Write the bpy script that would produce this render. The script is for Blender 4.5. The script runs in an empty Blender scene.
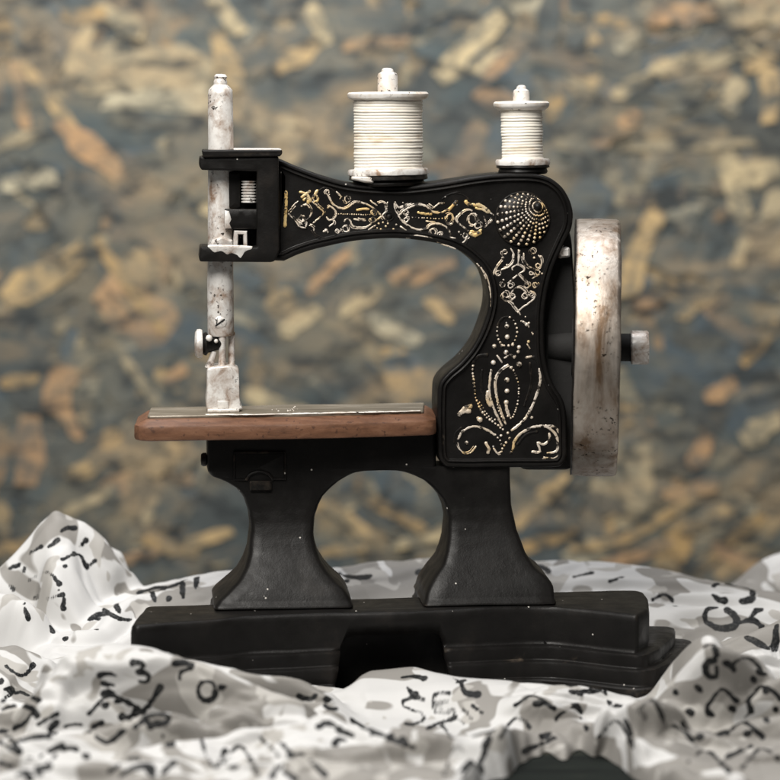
import bpy, bmesh, math, random
import numpy as np
from mathutils import Vector, Matrix, noise as mnoise
from mathutils.geometry import tessellate_polygon, delaunay_2d_cdt

# ------------------------------------------------------------------ scale and frame
# one unit of the layout is the size of one photo pixel at the machine (0.4 mm)
K = 0.0004
D = 2500.0          # camera distance
HZ = 100.0          # row of the horizon
TABLE = -590.0      # table below the lens axis
TH = math.radians(5.0)   # the machine stands turned by a few degrees
CT, ST = math.cos(TH), math.sin(TH)
rnd = random.Random(7)
C = bpy.context.scene.collection

def Wd(x, y, z):                 # layout -> metres, table at z = 0
    return (x * K, y * K, (z - TABLE) * K)

def on_v(px, py, v=0.0):         # sight line -> machine plane v = const, gives (u, z)
    a = px - 390.0
    s = (v + D * CT) / (D * CT - a * ST)
    X, Y = a * s, D * (s - 1)
    return (CT * X + ST * Y, (HZ - py) * s)

def on_z(px, py, z):             # sight line -> level plane, gives machine (u, v)
    s = z / (HZ - py)
    X, Y = (px - 390.0) * s, D * (s - 1)
    return (CT * X + ST * Y, -ST * X + CT * Y)

def at_y(px, py, y):             # sight line -> world plane y
    s = (D + y) / D
    return ((px - 390.0) * s, y, (HZ - py) * s)

# ------------------------------------------------------------------ object helpers
def link(name, me, mat=None, parent=None):
    o = bpy.data.objects.new(name, me)
    C.objects.link(o)
    if mat is not None and me is not None:
        me.materials.append(mat)
    if parent is not None:
        o.parent = parent
    return o

def tag(o, label=None, cat=None, group=None, kind=None):
    if label: o['label'] = label
    if cat: o['category'] = cat
    if group: o['group'] = group
    if kind: o['kind'] = kind
    return o

def finish(name, bm, mat, parent, smooth=35, warp=0.5, merge=0.0):
    """bmesh in layout units -> object in metres"""
    if merge: bmesh.ops.remove_doubles(bm, verts=bm.verts, dist=merge)
    bmesh.ops.recalc_face_normals(bm, faces=bm.faces)
    for v in bm.verts:
        p = v.co
        if warp:
            n = mnoise.noise_vector(p * 0.022) * warp + mnoise.noise_vector(p * 0.09) * warp * 0.35
            p = p + n
        v.co = Wd(*p)
    me = bpy.data.meshes.new(name)
    bm.to_mesh(me); bm.free()
    for f in me.polygons: f.use_smooth = True
    try: me.set_sharp_from_angle(angle=math.radians(smooth))
    except Exception: pass
    return link(name, me, mat, parent)

def smooth_line(pts, step=3.0, closed=False):
    P = [np.array(p, float) for p in pts]; n = len(P); out = []
    rng = range(n if closed else n - 1)
    for i in rng:
        p1, p2 = P[i], P[(i + 1) % n]
        p0 = P[(i - 1) % n] if (closed or i > 0) else 2 * p1 - p2
        p3 = P[(i + 2) % n] if (closed or i + 2 < n) else 2 * p2 - p1
        m = max(1, int(np.linalg.norm(p2 - p1) / step))
        for k in range(m):
            t = k / m
            out.append(0.5 * ((2 * p1) + (p2 - p0) * t + (2 * p0 - 5 * p1 + 4 * p2 - p3) * t * t + (3 * p1 - p0 - 3 * p2 + p3) * t ** 3))
    if not closed: out.append(P[-1])
    return out

def round_poly(pts, r, n=5):
    out = []; N = len(pts)
    for i in range(N):
        p = np.array(pts[i], float); a = np.array(pts[i - 1], float); b = np.array(pts[(i + 1) % N], float)
        rr = r[i] if isinstance(r, (list, tuple)) else r
        da, db = a - p, b - p
        la, lb = np.linalg.norm(da), np.linalg.norm(db)
        q = min(rr, la * .45, lb * .45)
        A, B = p + da / la * q, p + db / lb * q
        for k in range(n + 1):
            t = k / n
            out.append((1 - t) ** 2 * A + 2 * t * (1 - t) * p + t * t * B)
    return out

def densify(pts, step):
    out = []; N = len(pts)
    for i in range(N):
        a, b = np.array(pts[i], float), np.array(pts[(i + 1) % N], float)
        m = max(1, int(np.linalg.norm(b - a) / step))
        for k in range(m): out.append(a + (b - a) * k / m)
    return out

def inset(pts, d):
    N = len(pts); P = [np.array(p, float) for p in pts]
    area = sum(P[i][0] * P[(i + 1) % N][1] - P[(i + 1) % N][0] * P[i][1] for i in range(N))
    sg = 1 if area > 0 else -1
    out = []
    for i in range(N):
        e1 = P[i] - P[i - 1]; e2 = P[(i + 1) % N] - P[i]
        e1 = e1 / (np.linalg.norm(e1) + 1e-9); e2 = e2 / (np.linalg.norm(e2) + 1e-9)
        n1 = np.array((-e1[1], e1[0])) * sg; n2 = np.array((-e2[1], e2[0])) * sg
        m = n1 + n2; l = np.linalg.norm(m)
        m = m / l if l > 1e-6 else n1
        out.append(P[i] + m * d / max(0.5, m.dot(n1)))
    return out

def prism(bm, pts, prof, axis='y', grid=0):
    """closed outline carried along a profile of (inset, height); capped both ends"""
    loops = []
    for d, h in prof:
        q = inset(pts, d) if abs(d) > 1e-6 else pts
        if axis == 'y': loops.append([bm.verts.new((p[0], h, p[1])) for p in q])
        elif axis == 'z': loops.append([bm.verts.new((p[0], p[1], h)) for p in q])
        else: loops.append([bm.verts.new((h, p[0], p[1])) for p in q])
    n = len(pts)
    for a, b in zip(loops, loops[1:]):
        for i in range(n):
            j = (i + 1) % n
            bm.faces.new((a[i], a[j], b[j], b[i]))
    for lp, (d, h) in ((loops[0], prof[0]), (loops[-1], prof[-1])):
        q = inset(pts, d) if abs(d) > 1e-6 else pts
        fill(bm, lp, q, h, axis, grid)

def inside(x, y, q):
    c = False
    for i in range(len(q)):
        (x0, y0), (x1, y1) = q[i - 1], q[i]
        if (y0 > y) != (y1 > y) and x < (x1 - x0) * (y - y0) / (y1 - y0) + x0: c = not c
    return c

def fill(bm, lp, q, h, axis, grid):
    """cap a loop; a grid of inner points keeps wide faces supple"""
    def mk(p):
        if axis == 'y': return bm.verts.new((p[0], h, p[1]))
        if axis == 'z': return bm.verts.new((p[0], p[1], h))
        return bm.verts.new((h, p[0], p[1]))
    if grid:
        A = np.array([(p[0], p[1]) for p in q]); n = len(q); pts = [Vector((p[0], p[1])) for p in q]
        for gx_ in np.arange(A[:, 0].min(), A[:, 0].max(), grid):
            for gy_ in np.arange(A[:, 1].min(), A[:, 1].max(), grid):
                if np.hypot(A[:, 0] - gx_, A[:, 1] - gy_).min() > grid * .6 and inside(gx_, gy_, q): pts.append(Vector((gx_, gy_)))
        vs, _, fs, ov, _, _ = delaunay_2d_cdt(pts, [], [list(range(n))], 1, 1e-6)
        m = []
        for v, o in zip(vs, ov):
            k = [i for i in o if i < n]
            m.append(lp[k[0]] if k else mk(v))
        for f in fs:
            ff = [m[k] for k in f]
            if len(set(ff)) == 3:
                try: bm.faces.new(ff)
                except ValueError: pass
        return
    for t in tessellate_polygon([[Vector((p[0], p[1], 0)) for p in q]]):
        if len(set(t)) == 3:
            try: bm.faces.new([lp[k] for k in t])
            except ValueError: pass

def lathe(bm, prof, seg=48, M=None, cap=True):
    """profile of (r, h) round the z axis"""
    M = M or Matrix.Identity(4); rings = []
    for r, h in prof:
        if r < 1e-4: rings.append([bm.verts.new(M @ Vector((0, 0, h)))])
        else: rings.append([bm.verts.new(M @ Vector((r * math.cos(2 * math.pi * k / seg), r * math.sin(2 * math.pi * k / seg), h))) for k in range(seg)])
    for a, b in zip(rings, rings[1:]):
        if len(a) == 1 and len(b) == 1: continue
        for i in range(seg):
            j = (i + 1) % seg
            if len(a) == 1: bm.faces.new((a[0], b[i], b[j]))
            elif len(b) == 1: bm.faces.new((a[i], a[j], b[0]))
            else: bm.faces.new((a[i], a[j], b[j], b[i]))
    if cap:
        if len(rings[0]) > 1: bm.faces.new(rings[0][::-1])
        if len(rings[-1]) > 1: bm.faces.new(rings[-1])

def box(bm, x0, x1, y0, y1, z0, z1, bev=1.0, seg=2, cuts=0):
    r = bmesh.ops.create_cube(bm, size=1.0)
    vs = r['verts']
    for v in vs:
        v.co = Vector(((x0 + x1) / 2 + v.co.x * (x1 - x0), (y0 + y1) / 2 + v.co.y * (y1 - y0), (z0 + z1) / 2 + v.co.z * (z1 - z0)))
    es = list({e for v in vs for e in v.link_edges})
    if bev: bmesh.ops.bevel(bm, geom=es, offset=bev, segments=seg, affect='EDGES', profile=0.5)

def tube(bm, pts, rad, seg=8, flat=1.0, nrm=None):
    """tube along 3-D points; rad number or list; flat squashes it along nrm"""
    P = [Vector(p) for p in pts]; n = len(P)
    if n < 2: return
    R = rad if isinstance(rad, (list, tuple)) else [rad] * n
    up = Vector(nrm) if nrm is not None else Vector((0, -1, 0))
    rings = []
    for i in range(n):
        t = (P[min(i + 1, n - 1)] - P[max(i - 1, 0)])
        if t.length < 1e-7: t = Vector((1, 0, 0))
        t.normalize()
        s = t.cross(up)
        if s.length < 1e-4: s = t.cross(Vector((1, 0, 0)))
        s.normalize(); q = s.cross(t).normalized()
        rings.append([bm.verts.new(P[i] + s * (R[i] * math.cos(2 * math.pi * k / seg)) + q * (R[i] * flat * math.sin(2 * math.pi * k / seg))) for k in range(seg)])
    for a, b in zip(rings, rings[1:]):
        for k in range(seg):
            m = (k + 1) % seg
            bm.faces.new((a[k], a[m], b[m], b[k]))
    for ring, e, sgn in ((rings[0], P[0] - P[1], 1), (rings[-1], P[-1] - P[-2], -1)):
        if e.length < 1e-7: e = Vector((1, 0, 0))
        c = bm.verts.new((P[0] if sgn == 1 else P[-1]) + e.normalized() * R[0 if sgn == 1 else -1] * 0.6)
        for k in range(seg):
            m = (k + 1) % seg
            bm.faces.new((c, ring[m], ring[k]) if sgn == 1 else (c, ring[k], ring[m]))

def ball(bm, c, r, flat=0.8, u=8, v=5):
    M = Matrix.Translation(Vector(c)) @ Matrix.Rotation(math.pi / 2, 4, 'X') @ Matrix.Diagonal((1, 1, flat, 1))
    lathe(bm, [(r * math.sin(math.pi * k / v), r * math.cos(math.pi * k / v)) for k in range(v + 1)], u, M, cap=False)

def empty(name, loc=(0, 0, 0), rz=0.0):
    o = bpy.data.objects.new(name, None); C.objects.link(o)
    o.location = loc; o.rotation_euler = (0, 0, rz); o.empty_display_size = 0.02
    return o

# ------------------------------------------------------------------ materials
class N:
    def __init__(s, name):
        s.m = bpy.data.materials.new(name); s.m.use_nodes = True
        s.t = s.m.node_tree; s.b = s.t.nodes['Principled BSDF']
        s.tc = s.t.nodes.new('ShaderNodeTexCoord')
    def node(s, ty, **kw):
        n = s.t.nodes.new(ty)
        for k, v in kw.items():
            if k in n.inputs: n.inputs[k].default_value = v
            else: setattr(n, k, v)
        return n
    def lk(s, a, b): s.t.links.new(a, b)
    def mapped(s, scale=(1, 1, 1), rot=(0, 0, 0)):
        m = s.node('ShaderNodeMapping'); m.inputs['Scale'].default_value = scale; m.inputs['Rotation'].default_value = rot
        s.lk(s.tc.outputs['Object'], m.inputs['Vector']); return m.outputs[0]
    def noise(s, scale, detail=4, rough=0.55, vec=None, dist=0.0):
        n = s.node('ShaderNodeTexNoise'); n.inputs['Scale'].default_value = scale; n.inputs['Detail'].default_value = detail
        n.inputs['Roughness'].default_value = rough; n.inputs['Distortion'].default_value = dist
        s.lk(vec if vec is not None else s.tc.outputs['Object'], n.inputs['Vector']); return n.outputs[0]
    def ramp(s, fac, stops, interp='LINEAR'):
        r = s.node('ShaderNodeValToRGB'); r.color_ramp.interpolation = interp
        e = r.color_ramp.elements
        while len(e) < len(stops): e.new(0.5)
        for i, (p, c) in enumerate(stops):
            e[i].position = p
            e[i].color = (c, c, c, 1) if isinstance(c, (int, float)) else (*c, 1)
        s.lk(fac, r.inputs[0]); return r.outputs[0]
    def mix(s, fac, a, b, mode='MIX'):
        m = s.node('ShaderNodeMix', data_type='RGBA', blend_type=mode)
        for i, x in ((0, fac), (6, a), (7, b)):
            if hasattr(x, 'links'): s.lk(x, m.inputs[i])
            elif i == 0: m.inputs[0].default_value = x
            else: m.inputs[i].default_value = (*x, 1)
        return m.outputs[2]
    def math(s, op, a, b=0.0):
        m = s.node('ShaderNodeMath', operation=op)
        for i, x in enumerate((a, b)):
            if hasattr(x, 'links'): s.lk(x, m.inputs[i])
            else: m.inputs[i].default_value = x
        return m.outputs[0]
    def set(s, **kw):
        for k, x in kw.items():
            k = k.replace('_', ' ')
            if hasattr(x, 'links'): s.lk(x, s.b.inputs[k])
            elif isinstance(x, tuple): s.b.inputs[k].default_value = (*x, 1)
            else: s.b.inputs[k].default_value = x
    def bump(s, h, strength, dist=0.0004):
        b = s.node('ShaderNodeBump'); b.inputs['Strength'].default_value = strength; b.inputs['Distance'].default_value = dist
        s.lk(h, b.inputs['Height']); s.lk(b.outputs[0], s.b.inputs['Normal'])
    def attr(s, name):
        a = s.node('ShaderNodeAttribute'); a.attribute_name = name; return a

def mat_black():
    n = N('black_resin_paint')
    big = n.noise(60, 5, .6); fine = n.noise(1400, 3, .6)
    col = n.ramp(big, [(0.3, (.0048, .0044, .0042)), (0.58, (.0085, .0078, .0073)), (0.74, (.016, .0135, .0118))])
    vor = n.node('ShaderNodeTexVoronoi'); vor.inputs['Scale'].default_value = 210
    n.lk(n.tc.outputs['Object'], vor.inputs['Vector'])
    sp = n.ramp(vor.outputs['Distance'], [(0.05, 1.0), (0.09, 0.0)])
    gate = n.ramp(n.noise(95, 1), [(0.54, 0.0), (0.57, 1.0)])
    speck = n.math('MULTIPLY', sp, gate)
    col = n.mix(speck, col, (.55, .52, .48))
    geo = n.node('ShaderNodeNewGeometry')
    edge = n.math('MULTIPLY', n.ramp(geo.outputs['Pointiness'], [(.55, 0.0), (.64, 1.0)]), n.ramp(n.noise(230, 4, .65), [(.46, 0.0), (.62, .8)]))
    col = n.mix(edge, col, (.085, .066, .05))
    n.set(Base_Color=col, Roughness=n.ramp(n.noise(140, 4), [(0.3, .32), (0.7, .52)]), Specular_IOR_Level=0.17)
    n.bump(n.math('ADD', n.math('MULTIPLY', fine, .35), n.noise(260, 5, .6)), 0.26, 0.0005)
    return n.m

def mat_dark_hole():
    n = N('matt_black_underside'); n.set(Base_Color=(.008, .0075, .007), Roughness=.8)
    n.bump(n.noise(300, 4), .4); return n.m

def mat_silver(name, tint=(.80, .77, .73), dirt=(.22, .12, .06), lo=.45, hi=.57, streak=(1, 1, 1), spots=True, metal=.2, rg=.32):
    n = N(name)
    f = n.noise(130, 6, .65, n.mapped(streak), .4)
    col = n.ramp(f, [(lo - .14, tint), (lo, tuple(t * .90 for t in tint)), (hi, tuple(.45 * a + .55 * b for a, b in zip(tint, dirt))), (min(1, hi + .10), dirt)])
    col = n.mix(n.ramp(n.noise(45, 3), [(.35, 0.0), (.75, .45)]), col, tuple(t * .72 for t in tint))
    if spots:
        f2 = n.ramp(n.noise(620, 3, .6), [(.60, 0.0), (.63, 1.0)])
        col = n.mix(n.math('MULTIPLY', f2, n.ramp(n.noise(70, 2), [(.45, 0.0), (.6, 1.0)])), col, (.03, .022, .016))
    n.set(Base_Color=col, Metallic=metal, Roughness=n.ramp(n.noise(200, 4), [(.3, rg), (.7, rg + .16)]))
    n.bump(n.noise(420, 5, .6, n.mapped(streak)), .42, .0004)
    return n.m

def mat_gilt(nm='worn_gilt_paint', gold=False):
    n = N(nm)
    g = n.noise(75, 3)
    col = n.ramp(g, [(.42, (.74, .66, .57)), (.54, (.72, .60, .46)), (.64, (.74, .53, .26)), (.74, (.66, .46, .32))])
    if gold: col = n.ramp(g, [(.35, (.78, .64, .42)), (.5, (.80, .57, .24)), (.62, (.76, .50, .20)), (.74, (.74, .62, .46))])
    wear = n.ramp(n.noise(480, 4, .65), [(.51, 0.0), (.59, 1.0)])
    col = n.mix(wear, col, (.035, .028, .022))
    n.set(Base_Color=col, Metallic=.35, Roughness=.42)
    n.bump(n.noise(600, 3), .3); return n.m

def mat_wood():
    n = N('reddish_stained_wood')
    v = n.mapped((8, 40, 40)); f = n.noise(9, 6, .65, v, .3)
    col = n.ramp(f, [(.25, (.070, .031, .016)), (.5, (.14, .064, .034)), (.70, (.195, .098, .056)), (.85, (.29, .17, .105))])
    pit = n.ramp(n.noise(520, 3), [(.62, 0.0), (.68, 1.0)])
    col = n.mix(n.math('MULTIPLY', pit, .75), col, (.05, .022, .014))
    n.set(Base_Color=col, Roughness=.5, Specular_IOR_Level=.4)
    n.bump(n.math('ADD', f, n.noise(500, 4)), .35, .0004); return n.m

def mat_plate():
    n = N('tarnished_plate')
    f = n.noise(160, 5, .6, n.mapped((.25, 1, 1)))
    col = n.ramp(f, [(.3, (.17, .145, .11)), (.55, (.30, .26, .205)), (.7, (.48, .44, .38))])
    n.set(Base_Color=col, Metallic=.55, Roughness=.42); n.bump(n.noise(500, 4), .3); return n.m

def mat_thread():
    n = N('cream_thread')
    f = n.noise(55, 4, .6, n.mapped((1, 1, 3)))
    col = n.ramp(f, [(.34, (.84, .80, .72)), (.58, (.82, .77, .68)), (.74, (.62, .50, .36))])
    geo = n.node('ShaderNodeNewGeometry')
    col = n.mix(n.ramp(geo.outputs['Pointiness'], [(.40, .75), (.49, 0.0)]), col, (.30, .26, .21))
    n.set(Base_Color=col, Roughness=.6, Sheen_Weight=.05); n.bump(n.noise(700, 3), .25); return n.m

def mat_cloth():
    n = N('printed_scarf_cloth')
    w = n.noise(26, 2.2, .5, n.mapped((1, 1, 1), (.3, .2, .5)), .9)
    grey = n.ramp(w, [(.50, 0.0), (.512, 1.0)])
    w2 = n.noise(44, 2, .5, n.mapped((1, 1.2, 1), (1.2, .1, .9)), .7)
    grey2 = n.ramp(w2, [(.60, 0.0), (.612, 1.0)])
    col = n.mix(grey, (.60, .597, .59), (.275, .263, .245))
    col = n.mix(grey2, col, (.43, .415, .39))
    a = n.attr('ink'); jag = n.math('MULTIPLY', n.math('SUBTRACT', n.noise(520, 3), .5), 2.6)
    d = n.math('ADD', a.outputs['Fac'], jag)
    ink = n.ramp(n.math('MULTIPLY', d, .1), [(.0, 1.0), (.035, 0.0)])
    ink = n.math('MULTIPLY', ink, n.ramp(n.noise(900, 2), [(.3, .86), (.5, 1.0)]))
    col = n.mix(ink, col, (.008, .009, .010))
    wv = n.node('ShaderNodeTexWave'); wv.inputs['Scale'].default_value = 900; n.lk(n.mapped((1, .6, .4)), wv.inputs['Vector'])
    n.set(Base_Color=col, Roughness=.55, Sheen_Weight=.0, Specular_IOR_Level=.22)
    n.bump(n.math('ADD', n.noise(90, 3, .5), n.math('MULTIPLY', wv.outputs['Fac'], .06)), .16, .0008)
    tr = n.node('ShaderNodeBsdfTranslucent'); n.lk(col, tr.inputs['Color'])
    mx = n.node('ShaderNodeMixShader'); mx.inputs[0].default_value = .14
    out = n.t.nodes['Material Output']
    n.lk(n.b.outputs[0], mx.inputs[1]); n.lk(tr.outputs[0], mx.inputs[2]); n.lk(mx.outputs[0], out.inputs['Surface'])
    return n.m

def mat_board():
    n = N('painted_chipboard')
    a = n.attr('chip')
    st = n.noise(90, 5, .65, n.mapped((1, 1, 1), (0, .4, 0)), .6)
    paint = n.ramp(n.noise(18, 4, .6), [(.35, (.050, .066, .067)), (.48, (.084, .094, .088)), (.58, (.130, .127, .098)), (.7, (.20, .172, .115))])
    al = n.math('MULTIPLY', a.outputs['Alpha'], n.ramp(n.noise(30, 5, .65, n.mapped((1, 1, 1.5), (0, .5, 0)), .5), [(.32, .08), (.50, 1.0)]))
    al = n.math('MULTIPLY', al, n.ramp(n.noise(75, 4, .6, n.mapped((.6, 1, 1.4), (0, -.5, 0)), .4), [(.33, .15), (.5, 1.0)]))
    al = n.math('MINIMUM', al, .96)
    col = n.mix(al, paint, a.outputs['Color'])
    warm = n.ramp(n.noise(22, 5, .65, n.mapped((.7, 1, 1.2), (0, .6, 0)), .8), [(.50, 0.0), (.66, .6)])
    col = n.mix(warm, col, (.40, .29, .16))
    col = n.mix(n.ramp(st, [(.46, 0.0), (.66, .7)]), col, paint)
    col = n.mix(n.ramp(n.noise(60, 5, .65, n.mapped((.7, 1, 1.3), (0, .4, 0)), .6), [(.51, 0.0), (.63, .9)]), col, (.024, .029, .030))
    n.set(Base_Color=col, Roughness=.7); n.bump(n.noise(220, 5), .5, .001); return n.m

def mat_table():
    n = N('dark_painted_boards')
    col = n.ramp(n.noise(40, 5, .6, n.mapped((.4, 2, 1))), [(.3, (.006, .007, .007)), (.55, (.013, .016, .014)), (.68, (.06, .05, .034))])
    n.set(Base_Color=col, Roughness=.9, Specular_IOR_Level=.1); n.bump(n.noise(200, 5), .4, .0008); return n.m

BLACK = mat_black(); HOLE = mat_dark_hole(); GILT = mat_gilt(); GOLD = mat_gilt('worn_gold_paint', True); WOOD = mat_wood(); PLATE = mat_plate()
SILVER = mat_silver('scuffed_silver_paint', (.86, .835, .80), spots=True, metal=.2)
WHEELM = mat_silver('brushed_silver_wheel', (.52, .465, .41), (.15, .086, .042), .38, .55, (1, 1, .15), True, .9, .40)
PALE = mat_silver('pale_silver_paint', (.86, .83, .79), (.45, .32, .2), .43, .60, (1, 1, 1), True, .1)
THREAD = mat_thread()

# ================================================================== SEWING MACHINE
mach = empty('sewing_machine', (0, 0, 0), TH)
tag(mach, 'small black toy sewing machine with gilt scrollwork and silver handwheel, standing on the scarf', 'sewing machine')

# ---- arm
AV = 0.0; ATH = 58.0
arm_px = [(272, 157.5), (283, 160), (300, 167.5), (325, 176.5), (355, 183.5), (400, 186), (440, 182), (485, 175), (520, 173), (540, 174.5), (553, 179.5),
          (563, 188), (570, 200), (573.5, 214), (572, 228), (566, 242), (557, 262), (550, 283), (545.5, 308), (545, 332), (546.5, 358), (553, 382),
          (563, 399), (567, 414), (567.5, 440), (567, 457), (562, 465), (553, 467.5), (500, 468), (452, 468), (443, 465), (438.5, 457), (437.5, 440),
          (437.5, 400), (439, 384), (447, 373), (461, 361), (474, 345), (483, 326), (488.5, 307), (489, 290), (484, 273), (475, 262), (462, 252),
          (445, 245), (420, 240.5), (390, 238.5), (355, 241), (320, 248), (300, 254), (284, 261), (272, 260.5)]
arm_o = [on_v(x, y, AV) for x, y in arm_px]
arm_s = smooth_line(arm_o[1:-1], 3.0)
arm_s = [np.array(arm_o[0])] + arm_s + [np.array(arm_o[-1])]
bm = bmesh.new()
prism(bm, arm_s, [(3, ATH), (0, ATH - 4), (0, 4.0), (.5, 1.9), (1.4, .5), (2.7, 0), (3.8, .1), (4.4, 1.5), (5.0, 1.8), (5.6, 1.2), (6.3, .2), (7.2, .0), (7.9, .6), (8.5, 2.3), (9.0, 2.9), (9.6, 3.0)], grid=9)
arm = finish('arm', bm, BLACK, mach, 50, .45)
PANEL = 3.0

# ---- rear housing between arm and wheel
bm = bmesh.new()
hp = [on_v(x, y, 30) for x, y in [(500, 200), (545, 196), (563, 214), (571, 238), (576, 330), (576, 400), (575, 462), (568, 469), (520, 469), (500, 440)]]
prism(bm, round_poly(hp, 8), [(2, 70), (0, 67), (0, 25), (2, 22)])
finish('rear_housing', bm, HOLE, mach, 40, .5)
bm = bmesh.new()
prism(bm, round_poly([on_v(x, y, 16) for x, y in [(557, 249), (569, 247), (569.5, 257), (558, 258.5)]], 2), [(1.5, 30), (0, 27), (0, 9), (2, 7)])
finish('wheel_bracket', bm, SILVER, mach, 40, .8)

# ---- gilt scrollwork
def orn(bm, o, k, pts, r=1.0, closed=False, v=PANEL - .3, bead=False, w_echo=True, jit=.25, fl=.5):
    if r >= 1.5 and o in (o5, o6) and bm is not bd: bm = gd if o == o5 else ge
    q = [(o[0] + x * k, o[1] + y * k) for x, y in pts]
    line = smooth_line(q, 1.6, closed) if len(q) > 2 else [np.array(q[0]) + (np.array(q[1]) - np.array(q[0])) * t for t in np.linspace(0, 1, max(2, int(math.dist(q[0], q[1]) / 2)))]
    if closed: line.append(line[0])
    P = []
    for p in line:
        u, z = on_v(p[0] + rnd.uniform(-jit, jit), p[1] + rnd.uniform(-jit, jit), v); P.append((u, v, z))
    if bead:
        acc = 1e9; last = None
        for p in P:
            if last is not None: acc += math.dist(p, last)
            last = p
            if acc >= bead: ball(bm, (p[0], v, p[2]), r * rnd.uniform(.8, 1.15), .8); acc = 0
    else:
        R = [r * .78 * rnd.uniform(.78, 1.2) for _ in P]
        tube(bm, P, R, 7, fl, (0, -1, 0))
        if r < 1.5 and len(P) > 5 and w_echo:      # fine second line beside the stroke
            ou, oz = rnd.uniform(1.0, 1.9) * rnd.choice((-1, 1)), rnd.uniform(.8, 1.6) * rnd.choice((-1, 1))
            i0, i1 = int(len(P) * rnd.uniform(0, .25)), int(len(P) * rnd.uniform(.7, 1))
            if i1 - i0 > 3: tube(bm, [(p[0] + ou, p[1], p[2] + oz) for p in P[i0:i1]], .36, 6, fl, (0, -1, 0))

def ring(bm, o, k, c, r, w=.9, ry=None, **kw):
    ry = ry or r
    a0 = rnd.uniform(0, 6)
    orn(bm, o, k, [(c[0] + r * math.cos(a0 + 2 * math.pi * t / 9), c[1] + ry * math.sin(a0 + 2 * math.pi * t / 9)) for t in range(9)], w, True, **kw)

def dots(bm, o, k, lst, v=PANEL):
    for x, y, r in lst:
        u, z = on_v(o[0] + x * k, o[1] + y * k, v); ball(bm, (u, v, z), r * k, .75)

gd = bmesh.new(); ge = bmesh.new()
k5 = 110 / 780.0; o5 = (280, 170); o6 = (385, 170); o8 = (480, 240); kL = 150 / 780.0; oL = (430, 310)
bm = bmesh.new(); bd = bmesh.new()
orn(bm, o5, k5, [(42, 152), (46, 220), (42, 300), (37, 402)], 2.0)
for pts, r in [([(60, 295), (95, 255), (130, 222)], .8), ([(60, 310), (110, 360), (140, 402), (185, 412)], .9),
               ([(140, 155), (180, 165), (215, 150)], 1.5), ([(150, 195), (185, 175), (205, 195), (215, 225)], 2.0), ([(165, 215), (195, 205), (200, 240)], 1.6),
               ([(228, 205), (245, 175), (268, 142)], 1.8), ([(240, 235), (268, 215), (262, 178)], 1.7),
               ([(215, 215), (270, 262), (310, 305), (270, 347), (230, 385)], 1.0), ([(150, 260), (190, 250), (217, 285), (213, 332), (180, 360), (158, 352)], 1.0),
               ([(150, 318), (168, 345), (190, 375), (185, 402)], 1.0), ([(160, 388), (138, 368)], .9), ([(215, 385), (246, 402), (240, 432)], 1.0),
               ([(318, 160), (350, 195), (370, 235), (410, 265), (460, 275), (500, 255), (530, 230), (580, 230), (640, 255), (680, 285), (722, 325)], 1.15),
               ([(400, 155), (432, 190), (424, 208)], .9), ([(335, 275), (355, 258), (385, 280), (400, 310), (380, 347), (350, 357), (330, 335)], 1.15),
               ([(455, 365), (482, 343), (502, 365), (512, 392), (560, 407), (620, 400), (660, 370), (722, 330)], 1.1),
               ([(375, 350), (382, 375), (350, 402)], .9), ([(545, 283), (590, 275), (632, 278)], 1.6), ([(525, 350), (610, 357)], 1.1),
               ([(550, 455), (620, 460), (700, 466), (780, 470)], 1.0), ([(640, 215), (692, 256)], 1.1), ([(700, 235), (738, 228), (762, 255), (752, 290)], 1.0),
               ([(625, 425), (682, 390)], 1.0), ([(760, 290), (725, 325), (765, 360)], .8)]:
    orn(bm, o5, k5, pts, r)
orn(bm, o5, k5, [(400, 312), (640, 318)], .85, bead=1.9)
for c, r in [((330, 158), 17), ((480, 207), 22), ((470, 415), 24), ((660, 300), 16), ((660, 350), 16), ((405, 435), 14), ((160, 345), 20)]: ring(bm, o5, k5, c, r)
dots(bm, o5, k5, [(325, 430, 15), (340, 440, 11), (310, 436, 9), (700, 380, 9), (730, 372, 8), (750, 400, 9), (715, 420, 8), (745, 432, 9), (690, 412, 7), (765, 380, 8)])
for pts in [[(220, 430), (250, 470), (310, 490), (370, 480), (412, 440)], [(270, 150), (310, 128), (370, 140), (422, 198)], [(90, 330), (120, 400), (190, 420)]]:
    orn(bd, o5, k5, pts, 1.0)
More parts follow.
